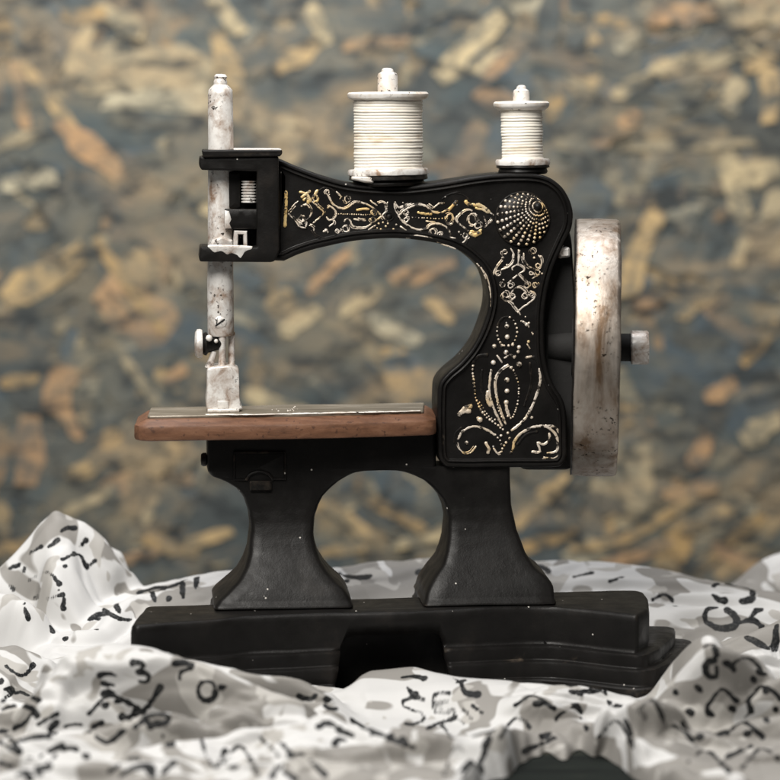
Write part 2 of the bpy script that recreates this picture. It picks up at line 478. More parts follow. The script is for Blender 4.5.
for pts, r in [([(95, 330), (140, 285), (200, 255), (265, 248), (310, 270), (345, 298), (400, 300), (445, 275)], 1.15), ([(448, 282), (478, 255), (510, 218)], 2.3),
               ([(95, 330), (130, 370), (180, 405), (240, 425), (290, 420), (320, 390), (370, 380), (420, 395), (455, 430), (465, 470), (468, 500)], 1.15),
               ([(230, 298), (280, 308), (330, 310)], 1.6), ([(290, 363), (352, 366)], 1.0), ([(440, 320), (470, 310), (487, 340), (475, 380), (450, 387), (433, 355), (440, 322)], 1.2),
               ([(310, 240), (350, 262), (372, 240), (420, 233)], 1.0), ([(385, 455), (400, 490), (440, 520), (500, 530), (560, 510), (582, 470)], 1.1),
               ([(620, 290), (575, 280), (530, 310), (502, 350), (540, 390), (592, 432)], 1.2), ([(570, 218), (585, 240), (608, 248)], 2.2),
               ([(612, 252), (660, 248), (700, 265), (742, 302)], 2.3), ([(640, 270), (700, 285), (735, 305)], 1.6), ([(740, 300), (772, 322)], 1.0), ([(762, 350), (740, 380), (705, 405)], 1.3),
               ([(640, 308), (668, 362)], 1.2), ([(600, 448), (640, 462), (682, 440)], 2.6), ([(605, 435), (650, 440), (690, 425)], 1.6),
               ([(70, 228), (100, 268), (140, 258), (185, 238)], 1.0), ([(65, 236), (72, 280), (98, 328)], .8), ([(125, 232), (150, 250)], 1.0),
               ([(0, 235), (8, 275), (0, 300)], .8), ([(20, 225), (12, 270)], .8), ([(110, 400), (155, 432)], 1.0), ([(470, 480), (500, 485)], 1.2), ([(700, 330), (720, 370)], 1.0)]:
    orn(bm, o6, k5, pts, r)
orn(bm, o6, k5, [(170, 335), (300, 340), (440, 345)], .8, bead=1.9)
for c, r in [((335, 440), 24), ((385, 458), 15), ((570, 465), 17), ((660, 395), 22), ((150, 305), 17), ((150, 355), 15)]: ring(bm, o6, k5, c, r)
ring(bm, o6, k5, (625, 350), 32, 1.2, 42)
dots(bm, o6, k5, [(60, 420, 9), (80, 390, 8), (95, 440, 9), (70, 450, 7), (20, 455, 8), (40, 440, 8), (110, 470, 7), (525, 440, 9), (540, 460, 7), (90, 470, 8), (5, 430, 8), (130, 455, 8)])
for pts in [[(400, 210), (440, 180), (500, 163), (560, 180), (592, 212)], [(560, 545), (580, 520), (590, 490)]]: orn(bd, o6, k5, pts, 1.0)
ring(bd, o6, k5, (30, 330), 30, 1.2); dots(bd, o6, k5, [(30, 330, 22)])
# worn gold along the edge of the opening
for pts, r in [([(150, 480), (250, 478), (340, 497), (420, 530), (500, 560)], 1.0), ([(170, 470), (240, 466), (330, 484)], 1.3)]: orn(bm, o6, k5, pts, r, v=1.2)
orn(bm, o6, k5, [(650, 662), (690, 708), (716, 770)], .9, v=.6); orn(bm, (480, 240), k5, [(8, 195), (50, 260), (74, 360), (78, 470)], .9, v=.6)
finish('scroll_ornament', bm, GILT, arm, 60, .45)
finish('scroll_relief', bd, BLACK, arm, 60, .45)

bm = bmesh.new()
for pts, r in [([(270, 68), (272, 120), (270, 166)], .9), ([(215, 60), (236, 100), (235, 150), (205, 190), (150, 212)], 1.0), ([(160, 130), (115, 190), (97, 240), (95, 282)], 1.0),
               ([(308, 95), (315, 150), (350, 190), (402, 214)], 1.0), ([(235, 225), (228, 200), (270, 175), (312, 195), (310, 222), (280, 236)], 1.0),
               ([(198, 308), (235, 275), (270, 250), (305, 280), (345, 320)], 1.1), ([(160, 390), (172, 426), (222, 442), (245, 470), (270, 502), (300, 478), (342, 450), (385, 412), (387, 380), (355, 363)], 1.1),
               ([(212, 395), (240, 352), (280, 340), (320, 365), (332, 402)], 1.0), ([(415, 110), (435, 150), (430, 200)], .9), ([(270, 505), (285, 530)], 1.1), ([(370, 275), (400, 255)], .9)]:
    orn(bm, o8, k5, pts, r)
for c, r in [((175, 85), 17), ((130, 235), 18), ((378, 78), 21), ((215, 325), 17), ((330, 325), 17), ((160, 320), 16), ((390, 322), 19), ((185, 385), 25), ((230, 400), 18), ((315, 400), 20), ((410, 185), 16), ((408, 232), 18), ((360, 385), 17), ((362, 238), 12)]:
    ring(bm, o8, k5, c, r, .8)
dots(bm, o8, k5, [(385, 130, 12), (430, 120, 10), (160, 130, 12), (165, 285, 9), (440, 240, 8), (190, 180, 9), (270, 512, 10), (330, 600, 16), (345, 590, 10), (320, 545, 6), (375, 665, 6), (345, 720, 12), (290, 575, 6)])
finish('column_ornament', bm, GILT, arm, 60, .45)

bm = bmesh.new(); bd = bmesh.new()
oval = [(400 + 52 * math.cos(t), 112 + 76 * math.sin(t)) for t in np.linspace(-1.3, 3.6, 12)]
orn(bm, oL, kL, oval, 1.25, bead=3.4)
orn(bd, oL, kL, [(400 + 52 * math.cos(t), 112 + 76 * math.sin(t)) for t in np.linspace(3.5, 5.2, 6)], 1.6)
dots(bm, oL, kL, [(400, 85, 13), (402, 140, 14), (335, 190, 13), (375, 186, 10), (430, 180, 9), (463, 192, 12), (395, 220, 14), (458, 216, 10), (330, 274, 14), (464, 282, 16), (400, 363, 15), (400, 421, 14), (396, 480, 14),
                  (260, 570, 16), (190, 690, 11), (370, 655, 9), (395, 690, 8), (415, 668, 8), (405, 640, 8), (385, 705, 7), (420, 740, 9), (530, 560, 9), (250, 560, 9), (682, 745, 9), (440, 240, 9), (420, 300, 9)])
orn(bd, oL, kL, [(302, 236), (252, 240), (226, 268), (222, 300)], 2.2)
orn(bm, oL, kL, [(224, 290), (222, 330), (230, 400), (245, 480), (290, 550), (340, 590), (380, 622)], 1.35, bead=2.9)
orn(bm, oL, kL, [(258, 480), (300, 545), (345, 575)], 1.0, bead=2.5)
for pts, r in [([(320, 310), (308, 400), (318, 470), (345, 540), (376, 602)], 1.5), ([(405, 283), (360, 320), (338, 370), (345, 450), (366, 520), (395, 592)], 1.4), ([(300, 420), (300, 470), (320, 500)], 2.0),
               ([(395, 490), (402, 525), (412, 552)], 2.0), ([(570, 300), (574, 370), (552, 450), (512, 540), (470, 592), (424, 627)], 1.7), ([(498, 246), (530, 240)], 1.8),
               ([(145, 672), (170, 630), (230, 605), (290, 620), (340, 650)], 1.5), ([(240, 708), (215, 740), (180, 746), (150, 716), (145, 690)], 1.0),
               ([(430, 727), (440, 680), (480, 637), (540, 610), (600, 605), (645, 635), (667, 690), (655, 735), (608, 746)], 1.7), ([(620, 640), (622, 672), (590, 700), (560, 690), (572, 735), (530, 737)], 1.5),
               ([(600, 600), (650, 605), (670, 640)], 1.0), ([(290, 690), (305, 720), (300, 745)], 2.2), ([(150, 546), (180, 512), (216, 498)], 3.2), ([(165, 530), (210, 525)], 2.6), ([(330, 720), (352, 745), (375, 735)], 1.2),
               ([(350, 235), (378, 275)], 1.0), ([(385, 250), (415, 235), (440, 250)], 1.2), ([(480, 60), (505, 75), (515, 90)], 1.2), ([(505, 175), (520, 200)], 1.0), ([(530, 115), (535, 130)], .8), ([(590, 765), (640, 770), (670, 755)], .9)]:
    orn(bm, oL, kL, pts, r)
orn(bm, oL, kL, [(340, 650), (368, 690), (378, 730)], 1.3, bead=2.8)
orn(bm, oL, kL, [(426, 297), (446, 340), (462, 400), (456, 480), (430, 556), (405, 552)], 1.1, bead=2.0)
orn(bm, oL, kL, [(345, 440), (352, 500), (372, 555), (395, 595)], 1.0, bead=2.4)
orn(bd, oL, kL, [(535, 243), (560, 262), (571, 300)], 2.2)
orn(bd, oL, kL, [(272, 310), (268, 400), (290, 480)], 1.4); orn(bd, oL, kL, [(520, 270), (525, 380), (490, 500)], 1.2); orn(bd, oL, kL, [(455, 700), (500, 650), (560, 632)], 1.6)
orn(bd, oL, kL, [(125, 690), (132, 640), (165, 610)], 1.3)
finish('tulip_ornament', bm, GILT, arm, 60, .45)
finish('tulip_relief', bd, BLACK, arm, 60, .45)
finish('gold_leaf_ornament', gd, GOLD, arm, 60, .45); finish('gold_leaf_ornament', ge, GOLD, arm, 60, .45)

# ---- shell medallion
mcx, mcz = on_v(522.5, 219, 2); MR = 26.5
bm = bmesh.new()
MM = Matrix.Translation((mcx, 4, mcz)) @ Matrix.Rotation(math.pi / 2, 4, 'X')
lathe(bm, [(MR, 0), (MR, 1.5)] + [(MR * math.cos(t), 1.5 + 9.5 * math.sin(t)) for t in np.linspace(.12, math.pi / 2 - .06, 10)] + [(0, 11)], 48, MM)
med = finish('shell_medallion', bm, BLACK, mach, 60, .2)
bm = bmesh.new(); rb = bmesh.new(); ex, ez = 14.5, 12.5
for i in range(34):
    a = 2 * math.pi * i / 34
    dx, dz = math.cos(a), math.sin(a)
    # distance from the eye to the rim along this ray
    b = ex * dx + ez * dz; cc = ex * ex + ez * ez - (MR - 1.2) ** 2
    L = -b + math.sqrt(b * b - cc)
    rib = []
    for t in np.linspace(4.8, L - .3, 9):
        X, Z = ex + dx * t, ez + dz * t
        rib.append((mcx + X, 4 - (1.3 + 9.5 * math.sqrt(max(0, 1 - min(1, math.hypot(X, Z) / MR) ** 2))), mcz + Z))
    tube(rb, rib, [.3 + .55 * k / 8 for k in range(9)], 6, .8, (0, -1, 0))
    m = max(2, int(L / 3.9)); t0 = 5.2
    if L < 8: m = 2
    for j in range(m):
        t = t0 + (L - t0) * (j / max(1, m - 1)) ** 1.05
        X, Z = ex + dx * t, ez + dz * t
        rr = math.hypot(X, Z) / MR
        hh = 1.5 + 9.5 * math.sqrt(max(0, 1 - min(1, rr) ** 2))
        ball(bm, (mcx + X, 4 - hh, mcz + Z), .75 + 1.15 * min(1, t / 36), .8, 7, 5)
finish('shell_beads', bm, GILT, med, 60, .2)
P = [(mcx + (MR + .4) * math.cos(t), 2.2, mcz + (MR + .4) * math.sin(t)) for t in np.linspace(0, 2 * math.pi, 49)]
tube(rb, P, 1.3, 7)
finish('shell_ribs', rb, BLACK, med, 60, .2)
bm = bmesh.new()
ball(bm, (mcx + ex, -5.2, mcz + ez), 4.4, .9, 16, 10)
finish('shell_eye', bm, BLACK, med, 60, 0)

# ---- head bracket (C-shaped) with cap plate
def rect_v(x0, x1, y0, y1, v): return [on_v(x0, y0, v), on_v(x1, y0, v), on_v(x1, y1, v), on_v(x0, y1, v)]
HF = -14.0
bm = bmesh.new()
hb = [on_v(x, y, HF) for x, y in [(199.5, 156.5), (278.5, 156), (279.5, 250), (275, 262), (200, 262), (199, 259), (200, 247), (256.5, 247), (257, 171.5), (201, 170), (199, 166)]]
prism(bm, round_poly(hb, [2, 2, 4, 5, 2, 2, 2, 1, 1, 2, 2], 3), [(2, 46), (0, 44), (0, HF + 2.0), (.7, HF + .5), (2, HF)], grid=7)
head = finish('head_bracket', bm, BLACK, mach, 45, .7)
bm = bmesh.new()
prism(bm, round_poly([on_v(x, y, -16) for x, y in [(202, 150), (282, 149.5), (282.5, 153), (280, 156.3), (203, 157.5)]], 1.5), [(2, 46), (0, 44), (0, -16), (1.2, -17.2)])
cap = finish('cap_plate', bm, BLACK, head, 45, .7)
bm = bmesh.new()
q = [on_z(x, y, -46.3) for x, y in ()]
box(bm, on_v(234, 150, -16)[0], on_v(281.5, 150, -16)[0], -16.2, 40, on_v(250, 150.0, -16)[1] - .2, on_v(250, 148.9, -16)[1], .4)
finish('worn_rim', bm, PALE, cap, 45, .4)
# recess web behind the bar
bm = bmesh.new()
a = rect_v(226, 258, 168, 250, 20); prism(bm, densify(a, 6), [(0, 44), (0, 20), (.5, 19.5)], grid=7)
a = rect_v(224.5, 257.5, 209, 229, -4); prism(bm, densify(round_poly(a, 1.5), 5), [(0, 30), (0, -3), (1.5, -4)], grid=5)
a = rect_v(229, 240, 172, 208, 4); prism(bm, densify(round_poly(a, 1.5), 5), [(0, 30), (0, 5), (1.5, 4)], grid=5)
finish('head_web', bm, BLACK, head, 45, .6)
bm = bmesh.new()   # ridged tension spring
su, sz = on_v(249, 192, -2)
prof = []
for i in range(46):
    t = i / 45; prof.append((6.6 + (.9 if (i % 6) < 3 else -.7), 11 - 22 * t))
lathe(bm, prof, 20, Matrix.Translation((su, 6, sz)))
finish('tension_spring', bm, SILVER, head, 50, .3)
bm = bmesh.new()   # silver guide frame
o = [on_v(x, y, -6) for x, y in [(234, 230.5), (247, 231), (247.5, 249), (243.5, 249), (243, 234.5), (238, 234.5), (237.5, 249), (233, 249)]]
prism(bm, o, [(0, 12), (0, -5), (.8, -6)])
o = [on_v(x, y, -2) for x, y in [(224.5, 210), (229, 211), (231, 219), (229, 223), (231, 228), (224.5, 228.5)]]
prism(bm, o, [(0, 0), (0, -4.6), (.8, -5.2)])
finish('guide_frame', bm, SILVER, head, 45, .5)
bm = bmesh.new()   # silver paint over the lower bracket
o = smooth_line([on_v(x, y, HF) for x, y in [(207, 246.2), (214, 244.5), (232, 245), (252, 246.5), (251, 249), (246.5, 250.5), (244, 252.2), (240, 258), (237, 255.2), (231, 253), (227, 254.4), (221, 251), (214, 252.3), (210, 249)]], 1.5, True)
prism(bm, o, [(0, HF + 2), (0, HF - .1), (.8, HF - .5)])
o = [on_v(x, y, -5) for x, y in [(212, 240), (222, 236), (232, 240), (232, 249), (209, 249)]]
prism(bm, o, [(0, 8), (0, -4), (2, -6)])
finish('silver_smear', bm, SILVER, head, 45, .9)

# ---- needle bar
NV = 16.0
nu, _ = on_v(220.5, 200, NV)
def zv(py, v=NV): return on_v(220, py, v)[1]
bm = bmesh.new()
Mb = Matrix.Translation((nu, NV, 0))
lathe(bm, [(0, zv(73.5)), (4.8, zv(74)), (6.6, zv(76.5)), (5.8, zv(79)), (6.8, zv(81.5)), (6.6, zv(84.5)), (9, zv(86.5)), (12, zv(90)), (12.4, zv(94)), (12.8, zv(150)), (12.8, zv(262)), (13.0, zv(280)), (13.2, zv(333)), (12.2, zv(335.5)), (3, zv(335.8)), (3, zv(336))], 36, Mb)
nb = finish('needle_bar', bm, SILVER, mach, 40, .9)
bm = bmesh.new()   # slotted screw head
su, sz = on_v(220, 322.5, 3)
Mx = Matrix.Translation((su, 3.6, sz)) @ Matrix.Rotation(math.pi / 2, 4, 'X')
lathe(bm, [(6.4, -1.5), (6.2, .6), (5.2, 1.3), (0, 1.6)], 20, Mx)
scr = finish('screw', bm, SILVER, nb, 40, .2)
bm = bmesh.new(); tube(bm, [(su - 4.4, 2.0, sz - 3.2), (su, 1.7, sz), (su + 4.4, 2.0, sz + 3.2)], .8, 6, .5); tube(bm, [(su - 3, 1.9, sz + 3), (su - 3.4, 1.9, sz - 3)], .5, 6, .5)
finish('screw_slot', bm, HOLE, scr, 40, 0)
bm = bmesh.new()   # rods under the bar
for x, y0, y1, r, v in [(222, 334, 368, 3.9, 8), (231.5, 332, 370, 3.6, 18)]:
    u, z0 = on_v(x, y0, v); _, z1 = on_v(x, y1, v)
    lathe(bm, [(r * .9, z0), (r, z0 - 6), (r * .92, z0 - 7), (r * .92, (z0 + z1) / 2), (r, z1 + 4), (r * 1.6, z1)], 16, Matrix.Translation((u, v, 0)))
tube(bm, [(on_v(214, 352, 8)[0], 8, on_v(214, 352, 8)[1]), (on_v(211, 361, 8)[0], 8, on_v(211, 361, 8)[1]), (on_v(208, 368, 8)[0], 8, on_v(208, 368, 8)[1])], [3, 3.4, 3.8], 10)
finish('needle_rod', bm, SILVER, nb, 45, .5)
bm = bmesh.new()   # thumb screw
def lx(px, py, v, prof, seg=24, m=bm, rz=0.0):
    u, z = on_v(px, py, v)
    lathe(m, prof, seg, Matrix.Translation((u, v, z)) @ Matrix.Rotation(rz, 4, 'Z') @ Matrix.Rotation(math.pi / 2, 4, 'Y'))
lx(203, 343.5, 10, [(9, -1), (11, 1), (11.8, 3), (9, 5), (8, 9), (7, 12), (5, 20)], 18)
ts = finish('thumb_screw', bm, BLACK, nb, 45, .8)
bm = bmesh.new()
lx(199, 343.5, 10, [(0, -4.6), (11, -4), (14, -2), (14.4, 1), (13.6, 3.2), (9, 4)], 28, bm)
finish('screw_rim', bm, SILVER, ts, 45, .8)
bm = bmesh.new(); ball(bm, (on_v(209, 338, 0)[0], -1, on_v(209, 338, 0)[1]), 3.6, .8); ball(bm, (on_v(216, 341, 0)[0], 0, on_v(216, 341, 0)[1]), 2.2, .8)
finish('screw_chip', bm, PALE, ts, 45, .3)

# ---- presser foot
bm = bmesh.new()
o = [on_v(x, y, -2) for x, y in [(206.5, 368.5), (213, 366.5), (231, 365.5), (239, 368.5), (239.5, 400), (242.5, 409), (235, 411), (228, 410), (227, 402), (219, 402), (218, 410.5), (206.5, 411), (205.5, 402), (206.5, 390)]]
prism(bm, round_poly(o, 1.6, 2), [(1.5, 30), (0, 28), (0, -.5), (.6, -1.6), (1.8, -2)])
box(bm, on_v(216.5, 400, -3)[0], on_v(228.5, 400, -3)[0], -3, 24, on_v(220, 408.5, -3)[1], on_v(220, 400.5, -3)[1], 1)
box(bm, on_v(207, 400, -3)[0], on_v(239, 400, -3)[0], -6, 26, on_v(220, 412, -3)[1], on_v(220, 408.5, -3)[1], 1)
finish('presser_foot', bm, SILVER, mach, 45, 1.1)

# ---- wooden bed with metal plate
ZP = -310.0
pl = [on_z(x, y, ZP) for x, y in [(147, 416.2), (206, 415.2), (290, 414.2), (423.5, 411), (424, 402.8), (290, 404.9), (151, 407.4)]]
bm = bmesh.new()
prism(bm, densify(round_poly(pl, [5, 1, 1, 2, 2, 1, 5], 4), 14), [(.5, ZP - 3), (0, ZP - 2), (0, ZP - .8), (.8, ZP)], 'z')
plate_o = bm
wd = inset(densify(round_poly(pl, [5, 1, 1, 4, 4, 1, 5], 4), 14), -3.2)
bm2 = bmesh.new()
prism(bm2, wd, [(-6, ZP - 23.5), (-8.8, ZP - 22.6), (-9.6, ZP - 20.5), (-9.6, ZP - 10.2), (-9.0, ZP - 8.8), (-2, ZP - 4.6), (0, ZP - 3.4), (1.5, ZP - 2.8)], 'z')
bed = finish('wooden_bed', bm2, WOOD, mach, 28, .8)
finish('needle_plate', plate_o, PLATE, bed, 40, .5)
bm = bmesh.new()   # chipped bright edge of the plate
edge = [on_z(x, y, ZP) for x, y in [(206, 414.8), (225, 415.0), (255, 414.8), (290, 414.0), (330, 413.2), (380, 412.2), (420, 411.2)]]
P = [(p[0], p[1] + rnd.uniform(-.5, .8), ZP + .1) for p in smooth_line(edge, 4)]
tube(bm, P, [rnd.uniform(.7, 1.9) for _ in P], 7, .6, (0, 0, 1))
for x0, x1 in [(166, 190), (196, 204), (330, 352), (360, 395)]:
    P = [(*on_z(x, 420.5 - (x - 160) * .012 + rnd.uniform(-.6, .6), ZP - 6), ZP - 5.6) for x in np.linspace(x0, x1, 6)]
    tube(bm, P, [.3, .8, 1.0, .7, .9, .3], 6, .6, (0, 0, 1))
for i in range(16):
    x = rnd.uniform(268, 300); y = rnd.uniform(407, 413)
    ball(bm, (*on_z(x, y, ZP), ZP + .1), rnd.uniform(.4, 1.1), .6)
finish('chipped_edge', bm, PALE, bed, 50, .4)

# ---- pedestal: two flared legs under an arched beam
def interp(tab, y):
    ys = [t[0] for t in tab]; return float(np.interp(y, ys, [t[1] for t in tab]))
Lout = [(434, 207), (470, 207.5), (475, 211), (480, 224), (487, 236), (496, 243.5), (511, 249), (527, 251), (550, 248.5), (562, 244.5), (572, 239), (580, 231), (587, 223), (592, 217), (596, 215), (613, 214)]
Lin = [(470.6, 380), (471.2, 366), (473, 356), (476, 349), (481, 340), (488.5, 331), (496, 323.5), (505, 318.5), (515, 315), (533, 313.5), (545, 316), (556, 320), (565, 326), (573, 333), (582, 344), (590, 350.5), (596, 352.5), (613, 353.5)]
Rin = [(470.6, 380), (471.2, 394), (473, 404), (476, 412), (481, 423), (488.5, 431.5), (500, 441), (510, 445.5), (521, 448), (541, 447), (552, 445), (562, 442), (572, 434), (580, 429), (587, 425.5), (596, 424), (613, 423)]
Rout = [(434, 436), (467.4, 436), (468, 510), (480, 510), (507, 511.6), (531, 516.7), (552, 525), (566, 535), (574, 546), (580, 551.5), (584, 553.5), (596, 555), (613, 555.5)]
rows = list(np.linspace(434, 467.3, 9)) + [468.1, 470.5] + [470.6 + 34 * (i / 16) ** 2 for i in range(1, 17)] + list(np.linspace(508, 582, 26)) + [585, 588, 591, 593.5, 595.5, 597, 598, 599.5, 601.5, 604, 606, 607, 608, 610, 613]
FV = [(434, 5), (490, 4.5), (508, 3), (522, 0), (535, -4.5), (548, -10.5), (560, -17.5), (570, -24), (580, -30.5), (588, -35), (594, -38), (596, -40.5), (598, -41), (600, -39), (604, -39.5), (606, -41), (608, -43.5), (613, -44)]
BV = [(434, 44), (540, 46), (575, 50), (596, 56), (613, 58)]
MO = [(434, 0), (594, 0), (596, .8), (598, 1.0), (600, -.3), (605, -.2), (607, 1.5), (613, 1.8)]
bm = bmesh.new()
for side, (A, B) in enumerate(((Lout, Lin), (Rin, Rout))):
    prev = None
    for y in rows:
        vf, vb, mo = interp(FV, y), interp(BV, y), interp(MO, y)
        xa = interp(A, y) if not (side == 1 and y <= 470.6) else 380.0
        xb = interp(B, y) if not (side == 0 and y <= 470.6) else 380.0
        z = (HZ - y) * (D + 2) / D
        ua, ub = on_v(xa - mo, y, vf + 6)[0], on_v(xb + mo, y, vf + 6)[0]
        if xa == 380.0: ua = on_v(380, y, 0)[0]
        if xb == 380.0: ub = on_v(380, y, 0)[0]
        openA = not (side == 1 and y <= 470.6); openB = not (side == 0 and y <= 470.6)
        r = 5.0; dr = 6.0   # casting draft: sides spread towards the back
        loop = []
        if openA: loop += [(ua - .5, vb), (ua, vf + r * 1.6), (ua + .8, vf + r * .7), (ua + 2.2, vf + r * .25), (ua + r, vf)]
        else: loop += [(ua, vb), (ua, vf + r), (ua, vf + r * .7), (ua, vf + r * .3), (ua, vf)]
        m = 8
        a_ = ua + (r if openA else 0); b_ = ub - (r if openB else 0)
        loop += [(a_ + (b_ - a_) * t / m, vf) for t in range(1, m)]
        if openB: loop += [(ub - r, vf), (ub - 2.2, vf + r * .25), (ub - .8, vf + r * .7), (ub, vf + r * 1.6), (ub + .5, vb)]
        else: loop += [(ub, vf), (ub, vf + r * .3), (ub, vf + r * .7), (ub, vf + r), (ub, vb)]
        cur = [bm.verts.new((u, v, z)) for u, v in loop]
        if prev:
            nL = len(cur)
            for i in range(nL - 1):
                if i < 4 and not openA: continue
                if i >= nL - 5 and not openB: continue
                bm.faces.new((prev[i], prev[i + 1], cur[i + 1], cur[i]))
            bm.faces.new((prev[-1], prev[0], cur[0], cur[-1]))
        else: bm.faces.new(cur)
        prev = cur
    bm.faces.new(prev[::-1])
ped = finish('pedestal', bm, BLACK, mach, 45, .6, merge=.02)
bm = bmesh.new()   # small lock plate on the left of the beam
o = [on_v(x, y, 4) for x, y in [(233, 451), (286, 451), (286.5, 480), (272, 480), (268, 474), (259, 472.5), (251, 475), (247, 481), (233, 481)]]
prism(bm, round_poly(o, 1.5, 2), [(0, 9), (0, 3.2), (.5, 2.4), (1.6, 2.1), (2.6, 3.6), (3.4, 3.4)])
lock = finish('lock_plate', bm, BLACK, ped, 40, .5)
bm = bmesh.new(); o = rect_v(249.5, 271.5, 481, 490.5, 4); prism(bm, round_poly(o, 1.5, 2), [(0, 9), (0, 1.6), (1, .6)])
arc = [on_v(x, y, 3) for x, y in [(246, 480), (250, 474.5), (259, 471.5), (268, 474), (273, 480)]]
tube(bm, [(p[0], 3.2, p[1]) for p in smooth_line(arc, 2)], 1.5, 8)
finish('lock_latch', bm, BLACK, lock, 40, .4)
bm = bmesh.new(); lx(205, 459.5, 22, [(0, -4.5), (5.5, -4), (6.8, -2), (6.8, 1), (4.5, 2), (4.5, 6)], 16, bm)
finish('side_knob', bm, BLACK, ped, 40, .5)

# ---- stepped base with flared ends and a cut-out in front
ZB = -500.0
sl = [(131, 624), (136, 625.2), (214, 619.5), (241, 616), (330, 613), (400, 612), (441, 610), (530, 606.2), (554, 606.4), (589, 609.8), (637, 615), (648, 609), (648.5, 597), (643, 591), (613, 589.7), (554, 592), (423, 597), (355, 598.3), (215, 604), (146, 606)]
slab = [np.array(on_z(x, y, ZB)) for x, y in sl]
slab = densify(round_poly(slab, [2, 4, 20, 20, 20, 20, 20, 20, 20, 12, 5, 5, 6, 8, 20, 20, 20, 20, 20, 6], 4), 16)
def grow(off, rx):
    q = inset(slab, -off); out = []
    u0 = slab[0][0]
    for p in q:
        t = max(0.0, (p[0] - 180) / 80.0); f = np.clip((p[1] + 60) / 90.0, 0, 1)   # wings at the right rear
        out.append(np.array((p[0] + rx * min(1, t) ** 1.5 * (.25 + .75 * f), p[1])))
    return out
bm = bmesh.new()
prism(bm, slab, [(1.5, -541), (0, -541), (-.8, -532), (-.8, -508), (-.2, -503), (1.2, -500.8), (3.4, ZB)], 'z')
prism(bm, grow(7, 28), [(0, -556), (-.4, -549), (-.5, -540.5), (.4, -538), (3.5, -537), (5.5, -536.8)], 'z')
prism(bm, grow(12, 42), [(0, -573), (-.5, -566), (-.8, -555), (.2, -552.5), (4, -551), (6, -550.8)], 'z')
prism(bm, grow(17, 34), [(0, -586), (0, -570), (1.2, -568.5), (4, -567.8)], 'z')
base = finish('base', bm, BLACK, mach, 38, 1.0)
cut = bmesh.new()
o = [on_v(x, y, -62) for x, y in [(331, 700), (338, 668), (341, 645), (347, 638), (356, 636), (430, 634), (439, 636), (443.5, 643), (446, 660), (454, 700)]]
prism(cut, round_poly(o, 3, 3), [(0, -22), (0, -140)])
cutter = finish('cutter', cut, HOLE, mach, 40, 0)
md = base.modifiers.new('cut', 'BOOLEAN'); md.operation = 'DIFFERENCE'; md.object = cutter; md.solver = 'EXACT'
try: md.use_self = True
except Exception: pass
bpy.context.view_layer.update()
dg = bpy.context.evaluated_depsgraph_get()
new = bpy.data.meshes.new_from_object(base.evaluated_get(dg))
base.modifiers.clear(); base.data = new
bpy.data.objects.remove(cutter)

# ---- handwheel
WY = 347.0; WV = 26.0; WR = 130.0
wu, wz = on_v(596, WY, WV)
Mw = Matrix.Translation((wu, WV, wz)) @ Matrix.Rotation(-TH + math.radians(-4.2), 4, 'Z') @ Matrix.Rotation(math.radians(1.1), 4, 'Y') @ Matrix.Rotation(math.pi / 2, 4, 'Y')
hw = 22.5
bm = bmesh.new()
lathe(bm, [(WR - 20, -hw + 5), (WR - 19, -hw), (WR - 3, -hw - .6), (WR - .8, -hw + .6), (WR, -hw + 3), (WR + .5, 0), (WR - .2, hw - 4), (WR - 1.8, hw - .8), (WR - 5, hw), (WR - 17, hw), (WR - 19, hw - 6), (WR - 20, -hw + 5)], 160, Mw, cap=False)
wheel = finish('handwheel', bm, WHEELM, mach, 50, .8)
bm = bmesh.new()
lathe(bm, [(0, -4), (WR - 19, -4), (WR - 19, 6), (0, 6)], 64, Mw)
lathe(bm, [(30, -hw - 2), (30, hw - 6), (22, hw)], 40, Mw)
lathe(bm, [(17, -hw - 26), (17, -hw + 4)], 32, Mw)
finish('wheel_web', bm, HOLE, wheel, 40, .5)
bm = bmesh.new()
lathe(bm, [(WR - 2, -hw - 1.4), (WR - .2, -hw - .9), (WR - 1, -hw + .6)], 160, Mw, cap=False)
finish('rim_edge', bm, BLACK, wheel, 50, .8)
bm = bmesh.new()
Mk = Matrix.Translation((wu, WV, wz)) @ Matrix.Rotation(-TH + math.radians(-4.2), 4, 'Z') @ Matrix.Rotation(math.pi / 2, 4, 'Y')
lathe(bm, [(14, hw - 4), (14, hw + 12), (17.2, hw + 13.5), (17.2, hw + 14)], 32, Mk)
kn = finish('wheel_knob', bm, HOLE, wheel, 45, .6)
bm = bmesh.new()
lathe(bm, [(16.4, hw + 12.5), (17.0, hw + 13), (17.0, hw + 29), (15.8, hw + 31), (0, hw + 31.5)], 32, Mk)
finish('knob_cap', bm, SILVER, kn, 45, .8)

